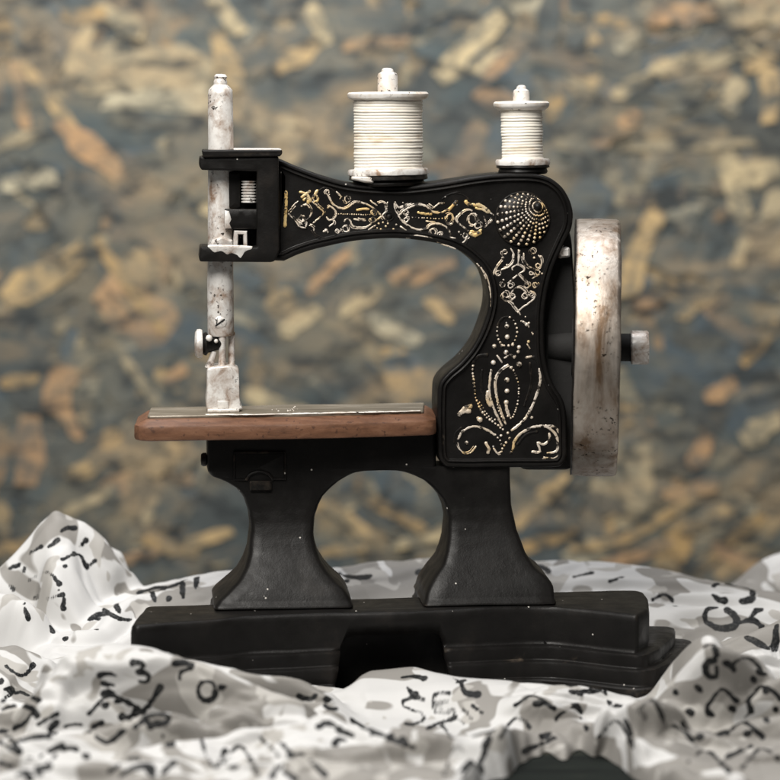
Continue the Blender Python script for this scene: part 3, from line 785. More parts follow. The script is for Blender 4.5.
# ---- thread spools
def spool(cx, v, T, tilt, label):
    u, _ = on_v(cx, 140, v)
    s = (v + D * CT) / (D * CT - (cx - 390) * ST)
    z = lambda py: (HZ - py) * s
    root = empty('thread_spool', (0, 0, 0)); root.parent = mach; root['label'] = label
    M0 = Matrix.Translation((u, v, z(T['f2'])) ) @ Matrix.Rotation(math.radians(tilt), 4, 'Y') @ Matrix.Translation((0, 0, -z(T['f2'])))
    b = bmesh.new(); r = T['rt']; R = T['rf']
    lathe(b, [(R * .80, z(T['f1'] + 9)), (R - .8, z(T['f1'] + 6)), (R + .2, z(T['f1'] + 4)), (R + .2, z(T['f1'] + 1.6)), (R - 1.4, z(T['f1'])), (5, z(T['f1'] - .6))], 56, M0)
    finish('upper_flange', b, PALE, root, 40, .8)
    b = bmesh.new(); n = T['n']; prof = []
    y0, y1 = T['f1'] + 8.5, T['f2'] + 1.5
    rr = random.Random(int(cx))
    for i in range(n):
        rw = r * (1 - .02 * i / n) + rr.uniform(-.35, .35)
        for t in (0, .22, .5, .78):
            prof.append((rw - .75 + .75 * math.sin(math.pi * t) ** .7, z(y0 + (y1 - y0) * (i + t) / n)))
    lathe(b, prof, 56, M0, cap=False)
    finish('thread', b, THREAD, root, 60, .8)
    b = bmesh.new()
    lathe(b, [(R * .9, z(T['f2'] + 8)), (R - .6, z(T['f2'] + 6.5)), (R - .2, z(T['f2'] + 3)), (R - 1.2, z(T['f2'] + 1)), (r * .8, z(T['f2']))], 56, M0)
    finish('lower_flange', b, SILVER, root, 40, 1.0)
    b = bmesh.new()
    lathe(b, [(T['rp'], z(T['f1'] + 1)), (T['rp'], z(T['p0'] + 8)), (T['rp'] * .92, z(T['p0'] + 5.5)), (T['rp'] * .62, z(T['p0'] + 4)), (T['rp'] * .55, z(T['p0'] + 1.5)), (T['rp'] * .35, z(T['p0'] + .2)), (0, z(T['p0']))], 24, M0)
    finish('spool_pin', b, PALE, root, 40, .9)
    b = bmesh.new()
    lathe(b, [(R * .78, z(T['b1'] + 1.2)), (R * .86, z(T['b1'] + .6)), (R * .9, z(T['b1'] - 1.5)), (R * .86, z(T['b1'] - 4.2)), (R * .97, z(T['b1'] - 5.5)), (R * .95, z(T['f2'] + 6.5)), (R * .8, z(T['f2'] + 6))], 56, M0)
    finish('spool_seat', b, BLACK, root, 40, 1.0)
    return root, u, z
s1, u1, z1 = spool(388.6, 28, dict(f1=92, f2=168, rf=41, rt=35.2, n=23, p0=68, rp=10.3, b1=184.6), -.6, 'larger thread spool in the middle of the arm')
s2, u2, z2 = spool(522.3, 28, dict(f1=101.5, f2=158.5, rf=28.2, rt=21.4, n=17, p0=85, rp=8.3, b1=172.8), -.8, 'smaller thread spool above the shell medallion')
bm = bmesh.new()
o = [on_v(x, y, -12) for x, y in [(353, 176.5), (375, 177), (374, 183.5), (366, 183), (352.5, 180)]]
prism(bm, round_poly(o, 1.5, 2), [(0, 10), (0, -4), (1.5, -6)])
finish('paint_drip', bm, PALE, s1, 45, .8)

# ================================================================== TABLE
def board_mesh(name, x0, x1, y0, y1, z0, z1, mat):
    b = bmesh.new(); box(b, x0, x1, y0, y1, z0, z1, 2); return finish(name, b, mat, None, 40, 0)
tab = board_mesh('tabletop', -1500, 1500, -900, 470, TABLE - 60, TABLE, mat_table())
tag(tab, 'dark painted wooden tabletop under the scarf', 'tabletop', kind='structure')

# ================================================================== BACKDROP of painted chipboard
BY = 1000.0; bs = (D + BY) / D
nr = np.random.default_rng(11)
TAN = [(.54, .38, .18), (.50, .325, .13), (.56, .45, .26), (.44, .27, .135), (.44, .36, .22), (.60, .53, .36), (.30, .19, .095)]
PNT = [(.072, .096, .100), (.086, .099, .094), (.055, .063, .062), (.12, .12, .10), (.16, .14, .10), (.032, .036, .036), (.070, .096, .112)]
V, F, COL = [], [], []
def chip(x, z, L, Wd_, ang, col, al, lift):
    n = 5; ca, sa = math.cos(ang), math.sin(ang)
    pts = []
    for sgn in (1, -1):
        for i in range(n + 1):
            t = (i / n - .5) * sgn
            w = Wd_ * .5 * sgn * (1 + nr.uniform(-.4, .3)) * (1 - .38 * abs(2 * t) ** 3.5)
            l = L * t + nr.uniform(-.06, .06) * L
            pts.append((x + l * ca - w * sa, z + l * sa + w * ca))
    b = len(V); y = BY - lift
    for p in pts: V.append((p[0], y, p[1]))
    F.append(list(range(b, b + len(pts))))
    COL.append((*col, al))
XH, ZT, ZL = 1450, 560, -1150
cnt = 0
for i in range(11000):
    x, z = nr.uniform(-XH, XH), nr.uniform(ZL, ZT)
    L = nr.gamma(2.2, 28) + 12; w = L * nr.uniform(.2, .7)
    ang = nr.normal(.35, .75) if nr.random() < .6 else nr.uniform(0, math.pi)
    if nr.random() < .42: col = TAN[nr.integers(len(TAN))]; al = nr.uniform(.15, .85); L *= .8; w *= .7
    else: col = PNT[nr.integers(len(PNT))]; al = nr.uniform(.5, 1)
    j = nr.uniform(.8, 1.2); cnt += 1
    chip(x, z, L, w, ang, tuple(c * j for c in col), al, .02 + cnt * .0006)
# large flakes that stand out
big = [(150, 75, 150, 70, 0, 4), (165, 100, 130, 30, .05, 5), (75, 60, 80, 22, 1.1, 2), (22, 95, 70, 20, 1.75, 3), (55, 105, 110, 16, 2.2, 0), (90, 150, 90, 30, 2.4, 3), (45, 275, 95, 42, .55, 0),
       (130, 285, 120, 18, 2.2, 1), (30, 180, 60, 26, .1, 5), (15, 140, 60, 20, .2, 4), (225, 60, 70, 30, 1.9, 0), (228, 15, 50, 22, 2.3, 2), (120, 20, 60, 26, 2.6, 2), (85, 15, 50, 20, 0, 1),
       (300, 55, 60, 22, .6, 0), (375, 45, 70, 16, .1, 3), (320, 25, 50, 20, 2, 2), (470, 45, 90, 34, .8, 2), (505, 60, 60, 20, .7, 3), (290, 140, 50, 40, 1.4, 4), (630, 40, 40, 18, .6, 5), (632, 85, 50, 18, .5, 2), (615, 130, 60, 24, .6, 3),
       (700, 60, 120, 22, .2, 2), (760, 60, 40, 20, .4, 0), (770, 95, 30, 60, 1.5, 0), (730, 95, 40, 30, 1.2, 4), (735, 185, 30, 70, 1.85, 2), (750, 175, 60, 30, .3, 2), (775, 205, 40, 30, 1, 4), (640, 250, 30, 110, 1.25, 0), (690, 145, 150, 12, .05, 4),
       (700, 300, 60, 18, .7, 0), (650, 300, 40, 20, .4, 3), (720, 390, 40, 24, .5, 3), (760, 340, 60, 20, .9, 1), (740, 250, 40, 16, 1.3, 4), (760, 15, 60, 30, .2, 2), (680, 15, 70, 26, .1, 3),
       (95, 462, 70, 24, .45, 0), (108, 445, 40, 20, 1.1, 1), (165, 460, 40, 26, .9, 0), (70, 420, 50, 16, 2.1, 3), (30, 450, 40, 70, 1.5, 3), (150, 510, 36, 14, 1.2, 2), (200, 540, 70, 20, .3, 0), (170, 545, 60, 18, -.3, 1), (140, 555, 40, 14, .2, 3),
       (20, 380, 40, 16, .2, 1), (60, 390, 50, 40, 1.3, 3), (150, 390, 110, 14, 2.2, 4), (175, 375, 30, 18, .6, 3), (300, 320, 46, 24, .5, 2), (280, 300, 30, 30, .6, 0), (420, 270, 70, 26, .3, 3), (360, 300, 50, 18, .6, 2), (330, 270, 60, 20, .8, 3), (395, 330, 60, 22, 2.7, 5), (440, 310, 40, 16, 2.4, 0),
       (350, 520, 70, 16, 2.5, 0), (390, 510, 80, 18, 2.6, 1), (420, 540, 60, 16, .2, 2), (340, 550, 50, 14, .1, 0), (540, 500, 80, 20, .8, 0), (545, 540, 70, 16, .3, 1), (640, 475, 34, 70, 1.5, 4), (655, 520, 110, 14, .5, 1), (715, 517, 40, 18, .5, 0), (690, 490, 60, 20, .2, 3), (700, 450, 40, 24, 1, 3), (675, 540, 40, 60, 1.1, 1), (630, 555, 90, 16, .35, 3), (730, 540, 90, 16, .7, 1), (760, 430, 50, 30, .5, 4), (740, 560, 70, 20, -.5, 3), (590, 545, 50, 14, .2, 0), (20, 545, 60, 16, .2, 1), (90, 500, 60, 14, .5, 4)]
for px, py, L, w, ang, ci in big:
    p = at_y(px, py, BY)
    c = TAN[ci]; cnt += 1
    if w > L: L, w, ang = w, L, ang + math.pi / 2 if abs(ang - 1.5) > .45 else ang
    chip(p[0], p[2], L * bs * .95, w * bs * .8, ang, c, nr.uniform(.7, 1.08), 3.3 + cnt * .0004)
    for _ in range(2):
        cnt += 1
        chip(p[0] + nr.normal(0, L * .35), p[2] + nr.normal(0, L * .3), L * nr.uniform(.3, .7), w * nr.uniform(.2, .4), ang + nr.normal(0, .3), PNT[nr.integers(len(PNT))], .85, 5.4 + cnt * .0002)
b0 = len(V)
V += [(-XH, BY, ZL), (XH, BY, ZL), (XH, BY, ZT), (-XH, BY, ZT), (-XH, BY + 40, ZL), (XH, BY + 40, ZL), (XH, BY + 40, ZT), (-XH, BY + 40, ZT)]
for f in ((0, 1, 2, 3), (5, 4, 7, 6), (4, 0, 3, 7), (1, 5, 6, 2), (3, 2, 6, 7), (4, 5, 1, 0)): F.append([b0 + i for i in f]); COL.append((.1, .11, .11, 0))
me = bpy.data.meshes.new('backdrop_board')
me.from_pydata([Wd(*v) for v in V], [], F)
ca = me.color_attributes.new('chip', 'FLOAT_COLOR', 'CORNER')
buf = np.empty((len(me.loops), 4), np.float32); i = 0
for f, c in zip(F, COL): buf[i:i + len(f)] = c; i += len(f)
ca.data.foreach_set('color', buf.ravel())
bd_o = link('backdrop_board', me, mat_board())
tag(bd_o, 'upright chipboard panel with tan wood flakes under worn grey-blue paint, behind the sewing machine', 'backdrop board')

# ================================================================== SCARF
STEP = 2.0
xs = np.arange(-700, 701, STEP); NY = 440
def vnoise(x, y, seed):
    r = np.random.default_rng(seed); G = r.standard_normal((256, 256)).astype(np.float64)
    xi, yi = np.floor(x).astype(int), np.floor(y).astype(int); fx, fy = x - xi, y - yi
    fx = fx * fx * fx * (fx * (fx * 6 - 15) + 10); fy = fy * fy * fy * (fy * (fy * 6 - 15) + 10)
    g = lambda a, b: G[a & 255, b & 255]
    return (g(xi, yi) * (1 - fx) + g(xi + 1, yi) * fx) * (1 - fy) + (g(xi, yi + 1) * (1 - fx) + g(xi + 1, yi + 1) * fx) * fy
def fbm(x, y, seed, o=4):
    return sum(vnoise(x * 2 ** k, y * 2 ** k, seed + k) * .5 ** k for k in range(o))
hem_f = np.interp(xs, [-780, -420, -330, 30, 75, 100, 120, 150, 185, 215, 250, 780], [-470, -460, -505, -505, -420, -280, -238, -232, -240, -320, -490, -505])
hem_f = np.convolve(np.pad(hem_f, 12, mode='edge'), np.ones(25) / 25, 'valid') + 13 * fbm(xs / 38, xs * 0, 99, 3)
hem_b = np.interp(xs, [-780, -500, 500, 780], [250, 330, 390, 400]) + 16 * fbm(xs / 60, xs * 0, 98, 2)
TT = np.linspace(0, 1, NY)[:, None]
GX = np.repeat(xs[None], NY, 0); GY = -505 + (hem_b + 505)[None] * TT + (hem_f + 505)[None] * np.clip(1 - TT / .44, 0, 1)
gx, gy = GX.ravel(), GY.ravel()
wx = gx + 10 * fbm(gx / 95, gy / 95, 3, 2); wy = gy + 10 * fbm(gx / 95, gy / 95, 9, 2)
def blur(A, sg):
    r = max(1, int(3 * sg / STEP)); k = np.exp(-.5 * (np.arange(-r, r + 1) * STEP / sg) ** 2); k /= k.sum()
    for ax in (0, 1):
        Q = np.pad(A, [(r, r) if i == ax else (0, 0) for i in (0, 1)], mode='edge'); n = A.shape[ax]
        A = sum(w_ * np.take(Q, range(i, i + n), ax) for i, w_ in enumerate(k))
    return A
ridges = [
  # behind the machine
  ([(85, 630, 50), (105, 610, 80), (130, 594, 110), (180, 578, 150), (250, 567, 180), (340, 568, 190), (440, 565, 200), (540, 562, 210), (620, 564, 210), (700, 575, 200), (790, 596, 190), (900, 620, 180)], 130, 90, .8),
  ([(-80, 600, 120), (0, 568, 130), (25, 542, 140), (62, 513, 150), (100, 538, 150), (122, 572, 150), (130, 610, 140)], 60, 45, .9),
  ([(62, 513, 150), (66, 550, 120), (80, 590, 90), (92, 620, 70)], 60, 60, .8),
  ([(95, 545, 185), (115, 553, 195), (126, 590, 200)], 26, 26, .8),
  ([(-60, 590, 60), (0, 592, 60), (22, 607, 50), (34, 645, 30)], 40, 50, .8),
  ([(710, 600, 330), (745, 578, 340), (800, 548, 350), (880, 540, 350)], 60, 50, .8),
  # left front
  ([(-70, 655, -40), (0, 648, -45), (34, 662, -60), (46, 705, -95)], 60, 55, .95),
  ([(44, 706, -215), (52, 672, -195), (72, 645, -178), (110, 635, -172), (150, 640, -174), (200, 656, -184), (240, 674, -200), (280, 697, -222), (320, 727, -254), (352, 758, -290), (380, 790, -320)], 46, 34, .9),
  ([(150, 652, -150), (190, 652, -152), (228, 654, -152), (271, 667, -150), (330, 691, -158), (362, 718, -180)], 40, 24, .9),
  ([(10, 752, -268), (60, 742, -270), (120, 728, -272), (175, 722, -270), (225, 745, -268)], 44, 34, .9),
  ([(-40, 775, -340), (80, 762, -342), (170, 755, -340), (240, 775, -335)], 44, 36, .9),
  ([(-20, 712, -130), (60, 708, -170), (90, 700, -200)], 45, 40, .9),
  ([(212, 700, -235), (235, 708, -250), (262, 745, -285), (305, 800, -330)], 30, 28, .9),
  ([(300, 690, -175), (345, 716, -205), (385, 742, -245), (420, 775, -285)], 26, 20, .9),
  ([(215, 728, -270), (255, 744, -288), (300, 768, -318), (330, 792, -345)], 28, 22, .9),
  ([(155, 729, -240), (195, 718, -236), (232, 722, -236)], 26, 18, .9),
  ([(47, 655, -172), (54, 690, -192), (54, 725, -225), (36, 755, -262), (0, 775, -290)], 34, 28, .9),
  # centre front
  ([(340, 696, -130), (362, 680, -122), (400, 674, -116), (450, 671, -114), (520, 673, -116), (590, 677, -126), (650, 694, -150)], 85, 22, .9),
  ([(360, 785, -310), (420, 757, -305), (490, 735, -290)], 46, 34, .9),
  ([(485, 745, -275), (515, 700, -282), (548, 684, -284), (580, 702, -282), (606, 745, -275)], 44, 40, .95),
  ([(606, 745, -275), (624, 702, -275), (648, 687, -272), (672, 704, -268), (698, 750, -262)], 36, 34, .95),
  ([(240, 790, -350), (330, 772, -345), (420, 760, -330), (480, 765, -320)], 46, 36, .9),
  ([(608, 698, -250), (620, 716, -258), (634, 752, -275), (652, 790, -300)], 26, 22, .9),
  # right front
  ([(668, 684, -190), (700, 712, -208), (730, 738, -226), (790, 728, -228)], 28, 22, .9),
  ([(648, 705, -180), (672, 668, -170), (705, 626, -160), (742, 645, -155), (780, 668, -155), (840, 690, -155)], 50, 50, .95),
  ([(705, 626, -160), (716, 670, -190), (726, 715, -225)], 46, 46, .95),
  ([(728, 648, -75), (760, 626, -62), (800, 612, -50), (880, 610, -50)], 70, 55, .95),
  ([(640, 760, -270), (690, 732, -262), (735, 720, -255), (800, 694, -245)], 46, 36, .9),
  ([(630, 790, -345), (700, 772, -345), (760, 748, -340), (820, 735, -335)], 48, 36, .9),
  ([(690, 712, -205), (745, 692, -205), (800, 675, -200)], 34, 30, .9),
]
h = 10 + 5 * fbm(gx / 90, gy / 90, 21, 3)
h += np.clip(-(gy + 130) / 200, 0, 1) * 14
h *= np.where(gy > 260, np.clip(1 - (gy - 260) / 120, .1, 1), 1)
flat = np.exp(-(np.clip(np.abs(gx - 35) - 55, 0, None) / 30) ** 2 - (np.clip(np.abs(gy + 195) - 70, 0, None) / 30) ** 2)
def ridge_field(pts, wf, wb, pw):
    P = []
    for px, py, y in pts:
        x, yy, z = at_y(px, py, y); P.append((x, yy, max(4, z - TABLE)))
    P = np.array(smooth_line(P, 22.0))
    out = np.zeros_like(gx)
    m = (gx > P[:, 0].min() - 160) & (gx < P[:, 0].max() + 160) & (gy > P[:, 1].min() - 160) & (gy < P[:, 1].max() + 160)
    X, Y = wx[m], wy[m]
    best = np.full(X.shape, 1e9); hh = np.zeros(X.shape); side = np.zeros(X.shape); arc = np.zeros(X.shape); sgn = np.zeros(X.shape); run = 0.0
    for a, b in zip(P, P[1:]):
        d = b[:2] - a[:2]; L2 = d.dot(d) + 1e-9
        t = np.clip(((X - a[0]) * d[0] + (Y - a[1]) * d[1]) / L2, 0, 1)
        qx, qy = a[0] + t * d[0], a[1] + t * d[1]
        dd = np.hypot(X - qx, Y - qy); u = dd < best
        best[u] = dd[u]; hh[u] = (a[2] + t * (b[2] - a[2]))[u]; side[u] = (Y - qy)[u]; arc[u] = run + (t * math.sqrt(L2))[u]; sgn[u] = np.sign((X - a[0]) * d[1] - (Y - a[1]) * d[0])[u]; run += math.sqrt(L2)
    w = np.where(side < 0, wf, wb).astype(float)
    # blend widths where the crest runs in depth
    f = np.clip(np.abs(side) / (best + 1e-6), 0, 1); w = w * f + .5 * (wf + wb) * (1 - f)
    s = best / w
    pr = np.where(s < 1.25, (.5 + .5 * np.cos(math.pi * np.clip(s / 1.25, 0, 1))) ** .8, 0)
    sd_ = int(abs(P[0, 0]) + abs(P[0, 1]) * 3) % 997
    pl = np.abs(vnoise(arc / 150 + 40, sgn * best / 13 + .010 * arc + 60, sd_)) * 6.0 + np.abs(vnoise(arc / 200 + 40, sgn * best / 27 + .006 * arc + 60, sd_ + 1)) * 9 - 6
    out[m] = hh * pr + (1 - flat[m]) * pl * np.clip(pr * 1.6, 0, 1) * np.clip(hh / 60, .2, 1) * np.clip(s * 1.6 + .25, 0, 1)
    return out
fields = [ridge_field(*r) for r in ridges]
kk = 3.2
acc = np.exp(np.clip(h / kk, -60, 60))
mx = h.copy()
for f in fields: mx = np.maximum(mx, f)
acc = np.exp((h - mx) / kk)
for f in fields: acc += np.exp((f - mx) / kk)
h = mx + kk * np.log(acc) - kk * .6
# loose folds of the sheet itself: round crests, tight valleys
def folds(ang, lu, lv, seed):
    ca, sa = math.cos(ang), math.sin(ang)
    u, v = gx * ca + gy * sa, -gx * sa + gy * ca
    q = vnoise(u / 150, v / 150, seed + 5) * 34
    return np.abs(vnoise(u / lu, (v + q) / lv, seed))
front = np.clip((-gy - 20) / 120, 0, 1)
calm = 1 - .62 * np.clip((mx - 22) / 40, 0, 1)
calm = calm * (1 - flat)
h += calm * ((front * 14 + 3) * folds(.16, 330, 46, 301) + (front * 8 + 2) * folds(-.30, 260, 30, 311) - (front * 10 + 2))
h += (1.6 + 1.6 * front) * (1 - flat) * folds(.12, 190, 15, 331) - 1
cr = np.exp(-folds(.22, 420, 40, 351) / .07) + .8 * np.exp(-folds(-.42, 360, 48, 361) / .07)
h -= (1.5 + 2.0 * front) * (1 - flat) * cr * np.clip((h - 10) / 20, 0, 1)
h = blur(h.reshape(GX.shape), 1.9).ravel()
# flat under the base
bx = np.array([CT * p[0] - ST * p[1] for p in grow(20, 40)]); by = np.array([ST * p[0] + CT * p[1] for p in grow(20, 40)])
def poly_sd(X, Y, px, py):
    d = np.full(X.shape, 1e9); ins = np.zeros(X.shape, bool); n = len(px)
    for i in range(n):
        x0, y0, x1, y1 = px[i], py[i], px[(i + 1) % n], py[(i + 1) % n]
        ex, ey = x1 - x0, y1 - y0
        t = np.clip(((X - x0) * ex + (Y - y0) * ey) / (ex * ex + ey * ey + 1e-9), 0, 1)
        d = np.minimum(d, np.hypot(X - x0 - t * ex, Y - y0 - t * ey))
        c = ((y0 > Y) != (y1 > Y)) & (X < (x1 - x0) * (Y - y0) / (y1 - y0 + 1e-12) + x0)
        ins ^= c
    return np.where(ins, -d, d)
sd = np.full(gx.shape, 1e3); m = (np.abs(gx) < 420) & (np.abs(gy) < 260)
sd[m] = poly_sd(gx[m], gy[m], bx, by)
lim = 2.0 + np.clip(sd - 1, 0, None) * np.where(gy < -20, 4.0, 2.2)
h = np.where(sd < 60, np.minimum(h, lim), h)
hb = blur(h.reshape(GX.shape), 2.5).ravel(); h = np.where(sd < 45, hb, h); h = np.where(sd < 3, np.minimum(h, 3.0), h); h = np.maximum(h, 1.2)
# folds lean over a little towards the lens
lean = np.clip(h - 20, 0, None) * np.where(gy < -90, .75, .14) * np.clip((sd - 12) / 40, 0, 1)
cx, cy, cz = gx.copy(), gy - lean, h + TABLE
edge_d = np.minimum((GY - hem_f[None]), (hem_b[None] - GY)).ravel(); edge_d = np.minimum(edge_d, 700 - np.abs(gx))
hz2 = np.clip(edge_d / 26, 0, 1); hz2 = hz2 * (2 - hz2)
cz = TABLE + 1.2 + (cz - TABLE - 1.2) * hz2
# rows spread evenly over the length of the cloth, steep sides included
A3 = np.stack([cx, cy, cz], -1).reshape(NY, -1, 3); NR = 900; B3 = np.empty((NR, A3.shape[1], 3))
acl = np.concatenate([np.zeros((1, A3.shape[1])), np.cumsum(np.linalg.norm(np.diff(A3, axis=0), axis=2), 0)], 0)
acl = .85 * acl / acl[-1] + .15 * np.linspace(0, 1, NY)[:, None]
ker = np.ones(41) / 41
acl = np.stack([np.convolve(np.pad(r, 20, mode='edge'), ker, 'valid') for r in acl])
for i in range(A3.shape[1]):
    for k in range(3): B3[:, i, k] = np.interp(np.linspace(0, 1, NR), acl[:, i], A3[:, i, k])
NY = NR; cx, cy, cz = (B3[..., k].ravel().copy() for k in range(3)); GX = B3[..., 0]; gx = cx
keep = np.ones(gx.shape, bool)

# hand-written brush marks: each stroke is found on the cloth where the photo shows it and has a real width
S = D / (D + cy); PX = 390 + cx * S; PY = HZ - cz * S
order = np.argsort(-cy)
zb = np.full((900, 900), -1, int)
ix = np.round(PX + 60).astype(int); iy = np.round(PY + 60).astype(int)
ok = (ix >= 0) & (ix < 900) & (iy >= 0) & (iy < 900) & keep
o_ = order[ok[order]]; zb[iy[o_], ix[o_]] = o_
def hit(px, py):
    X, Y = int(round(px + 60)), int(round(py + 60)); best = -1
    for r in (1, 2, 4, 7):
        sub = zb[max(0, Y - r):Y + r + 1, max(0, X - r):X + r + 1].ravel(); sub = sub[sub >= 0]
        if len(sub): return sub[np.argmin(cy[sub])]
    return -1
g1, g2, g3 = ((0, 500), 280 / 780), ((250, 560), 280 / 780), ((500, 500), 280 / 780)
strokes = []
def ST_(g, r, *lines):
    for l in lines: strokes.append(([(g[0][0] + x * g[1], g[0][1] + y * g[1]) for x, y in l], r))
ST_(g1, 2.3, [(360, 452), (392, 448), (402, 468), (378, 482)], [(378, 482), (412, 486), (412, 508), (378, 508)], [(455, 412), (492, 432)], [(478, 458), (518, 448), (540, 462), (510, 476), (494, 490), (508, 506)],
    [(600, 530), (592, 558), (562, 560), (550, 530), (566, 502), (594, 506), (600, 532)], [(606, 526), (636, 524)], [(270, 492), (300, 484), (328, 496)], [(280, 512), (322, 520)], [(280, 542), (300, 532), (326, 546)], [(285, 572), (310, 565)])
ST_(g1, 3.2, [(318, 565), (350, 560), (378, 580), (362, 606), (335, 598)], [(378, 600), (410, 575), (450, 518)], [(380, 575), (400, 600), (425, 632)], [(410, 600), (440, 592), (476, 602), (462, 620), (430, 622)], [(372, 632), (400, 612)], [(255, 632), (290, 618)])
ST_(g1, 2.0, [(128, 132), (150, 118), (166, 102)], [(170, 96), (180, 76), (222, 74)], [(198, 158), (214, 140)], [(222, 132), (246, 104)], [(178, 186), (190, 176)], [(18, 192), (40, 180), (60, 176)], [(60, 292), (84, 275), (112, 264)],
    [(66, 292), (76, 312), (84, 336)], [(168, 270), (184, 272), (176, 292), (166, 300), (186, 300)], [(158, 244), (162, 248)], [(138, 340), (152, 368)], [(20, 230), (45, 250)], [(62, 180), (72, 200)])
ST_(g1, 2.2, [(380, 258), (430, 240), (470, 240), (524, 214)], [(420, 244), (434, 284)], [(470, 262), (470, 284)], [(508, 222), (510, 276)], [(548, 204), (544, 250)], [(244, 332), (290, 312), (340, 330), (372, 330)], [(286, 298), (312, 322)], [(318, 278), (336, 316)], [(430, 252), (462, 242)], [(265, 325), (285, 325)])
ST_(g1, 2.6, [(0, 582), (50, 570), (92, 580), (104, 604)], [(5, 528), (30, 522), (40, 535)], [(88, 590), (64, 622), (0, 644)], [(20, 652), (42, 680), (60, 704)], [(0, 682), (80, 660), (132, 650), (160, 616)], [(40, 766), (90, 750), (142, 738)], [(92, 728), (112, 764)],
    [(330, 772), (368, 745), (420, 738), (426, 768)], [(450, 652), (468, 682), (502, 660)], [(62, 760), (90, 775)], [(620, 740), (660, 735)], [(0, 490), (5, 510)], [(170, 378), (188, 385)], [(262, 360), (275, 352)])
ST_(g2, 2.2, [(130, 376), (152, 386), (182, 380), (180, 364)], [(242, 384), (206, 388), (214, 410), (252, 412)], [(184, 466), (210, 450), (242, 460)], [(240, 468), (292, 490)], [(236, 522), (240, 496), (272, 500)], [(280, 440), (332, 468), (400, 498), (462, 526)], [(352, 468), (338, 490)], [(396, 478), (382, 504)], [(420, 490), (440, 515)])
ST_(((0, 0), 1.0), 1.75, [(424, 698), (410, 697), (402, 702), (408, 708), (420, 711), (424, 717), (414, 723), (404, 722)], [(450, 692), (441, 692), (434, 694), (432, 702), (435, 710), (444, 711), (453, 709)], [(434, 702), (447, 701)], [(428, 727), (440, 722), (454, 717)], [(441, 722), (447, 730), (452, 736)], [(455, 714), (462, 722)], [(463, 709), (471, 717)], [(471, 704), (482, 712)])
ST_(g2, 2.6, [(436, 344), (446, 368), (468, 374)], [(414, 326), (450, 320), (492, 326)], [(470, 318), (490, 334)], [(558, 322), (592, 340), (598, 366), (642, 372)], [(570, 340), (602, 330)], [(575, 592), (618, 560), (652, 590)], [(590, 604), (624, 540)], [(70, 500), (102, 520), (120, 562)], [(90, 582), (132, 610)], [(610, 490), (680, 470)], [(640, 520), (670, 490)])
ST_(g2, 2.8, [(244, 34), (300, 46), (342, 38)], [(460, 30), (518, 28)])
ST_(g3, 2.7, [(592, 246), (604, 230), (660, 234), (706, 250), (702, 274), (668, 280)], [(590, 258), (610, 276), (634, 280)], [(612, 294), (576, 302), (574, 334), (612, 356), (652, 350), (660, 328), (640, 310), (624, 300)], [(660, 342), (702, 330), (732, 352)], [(700, 326), (712, 304), (732, 298)],
    [(664, 376), (702, 386), (742, 410), (774, 416)], [(772, 338), (764, 416)], [(95, 182), (124, 184), (136, 202)])
ST_(g3, 2.2, [(564, 406), (600, 398), (622, 412)], [(600, 404), (606, 442)], [(606, 452), (574, 454), (574, 492), (602, 496), (606, 458)], [(620, 450), (656, 474), (656, 486)], [(184, 512), (240, 510), (286, 502)], [(192, 530), (250, 530), (306, 516)], [(150, 496), (178, 484)],
    [(714, 476), (752, 480)], [(700, 496), (718, 510)], [(730, 522), (748, 536)], [(680, 610), (702, 600), (690, 548)], [(640, 578), (662, 592)], [(514, 586), (538, 590), (508, 618), (526, 642)], [(545, 660), (570, 655)], [(600, 648), (640, 638)], [(735, 598), (746, 620)], [(540, 515), (565, 540)], [(570, 590), (600, 605)],
    [(310, 572), (342, 568)], [(348, 606), (362, 650), (370, 694)], [(60, 702), (102, 680)], [(628, 716), (704, 680)], [(200, 558), (232, 602)], [(400, 602), (410, 615)], [(680, 655), (700, 640)], [(480, 530), (500, 540)], [(90, 570), (130, 560)], [(110, 660), (150, 640)], [(765, 580), (780, 600)])
def BIG(*lines):
    for l in lines:
        m0, m1 = sum(p[0] for p in l) / len(l), sum(p[1] for p in l) / len(l)
        ST_(((0, 0), 1.0), 2.5, [(m0 + (x - m0) * 1.55, m1 + (y - m1) * 1.7) for x, y in l])
BIG([(8, 742), (30, 752), (52, 745)], [(15, 760), (38, 765), (60, 752), (75, 758)], [(60, 735), (82, 728), (100, 738), (112, 730)], [(40, 722), (56, 716)], [(120, 770), (138, 760), (150, 772), (165, 762)],
    [(95, 712), (108, 700), (124, 706)], [(135, 715), (148, 708)], [(205, 742), (214, 760), (222, 748)], [(228, 765), (240, 752), (252, 770)], [(262, 745), (275, 756), (270, 770)], [(285, 768), (300, 758), (318, 772)],
    [(452, 768), (460, 750), (474, 760), (482, 745)])
BIG([(505, 735), (516, 722), (528, 730)], [(520, 705), (534, 698), (548, 708)], [(536, 745), (552, 738)], [(560, 720), (574, 712), (582, 726)], [(585, 695), (600, 690), (606, 702)], [(604, 738), (616, 726), (626, 740)], [(640, 712), (652, 704), (660, 718)], [(660, 738), (676, 730), (690, 742)],
    [(690, 765), (706, 755), (722, 768)], [(712, 705), (722, 694), (734, 702)], [(728, 738), (742, 726), (756, 736)], [(748, 765), (762, 752), (776, 762)], [(752, 700), (764, 690), (776, 700)], [(735, 668), (746, 660), (758, 668)], [(600, 684), (615, 680)], 
    [(10, 665), (22, 672), (30, 664)], [(8, 700), (20, 694), (34, 700)], [(66, 560), (78, 556), (84, 566)], [(34, 580), (46, 574), (56, 582)], [(88, 566), (96, 560)], [(30, 552), (40, 546)], [(48, 598), (62, 594)], [(610, 580), (622, 576)], [(655, 600), (666, 596), (672, 604)], [(575, 575), (590, 572)], [(330, 584), (346, 580)])
ink = np.full(gx.shape, 10.0)
pos = np.stack([cx, cy, cz], 1)
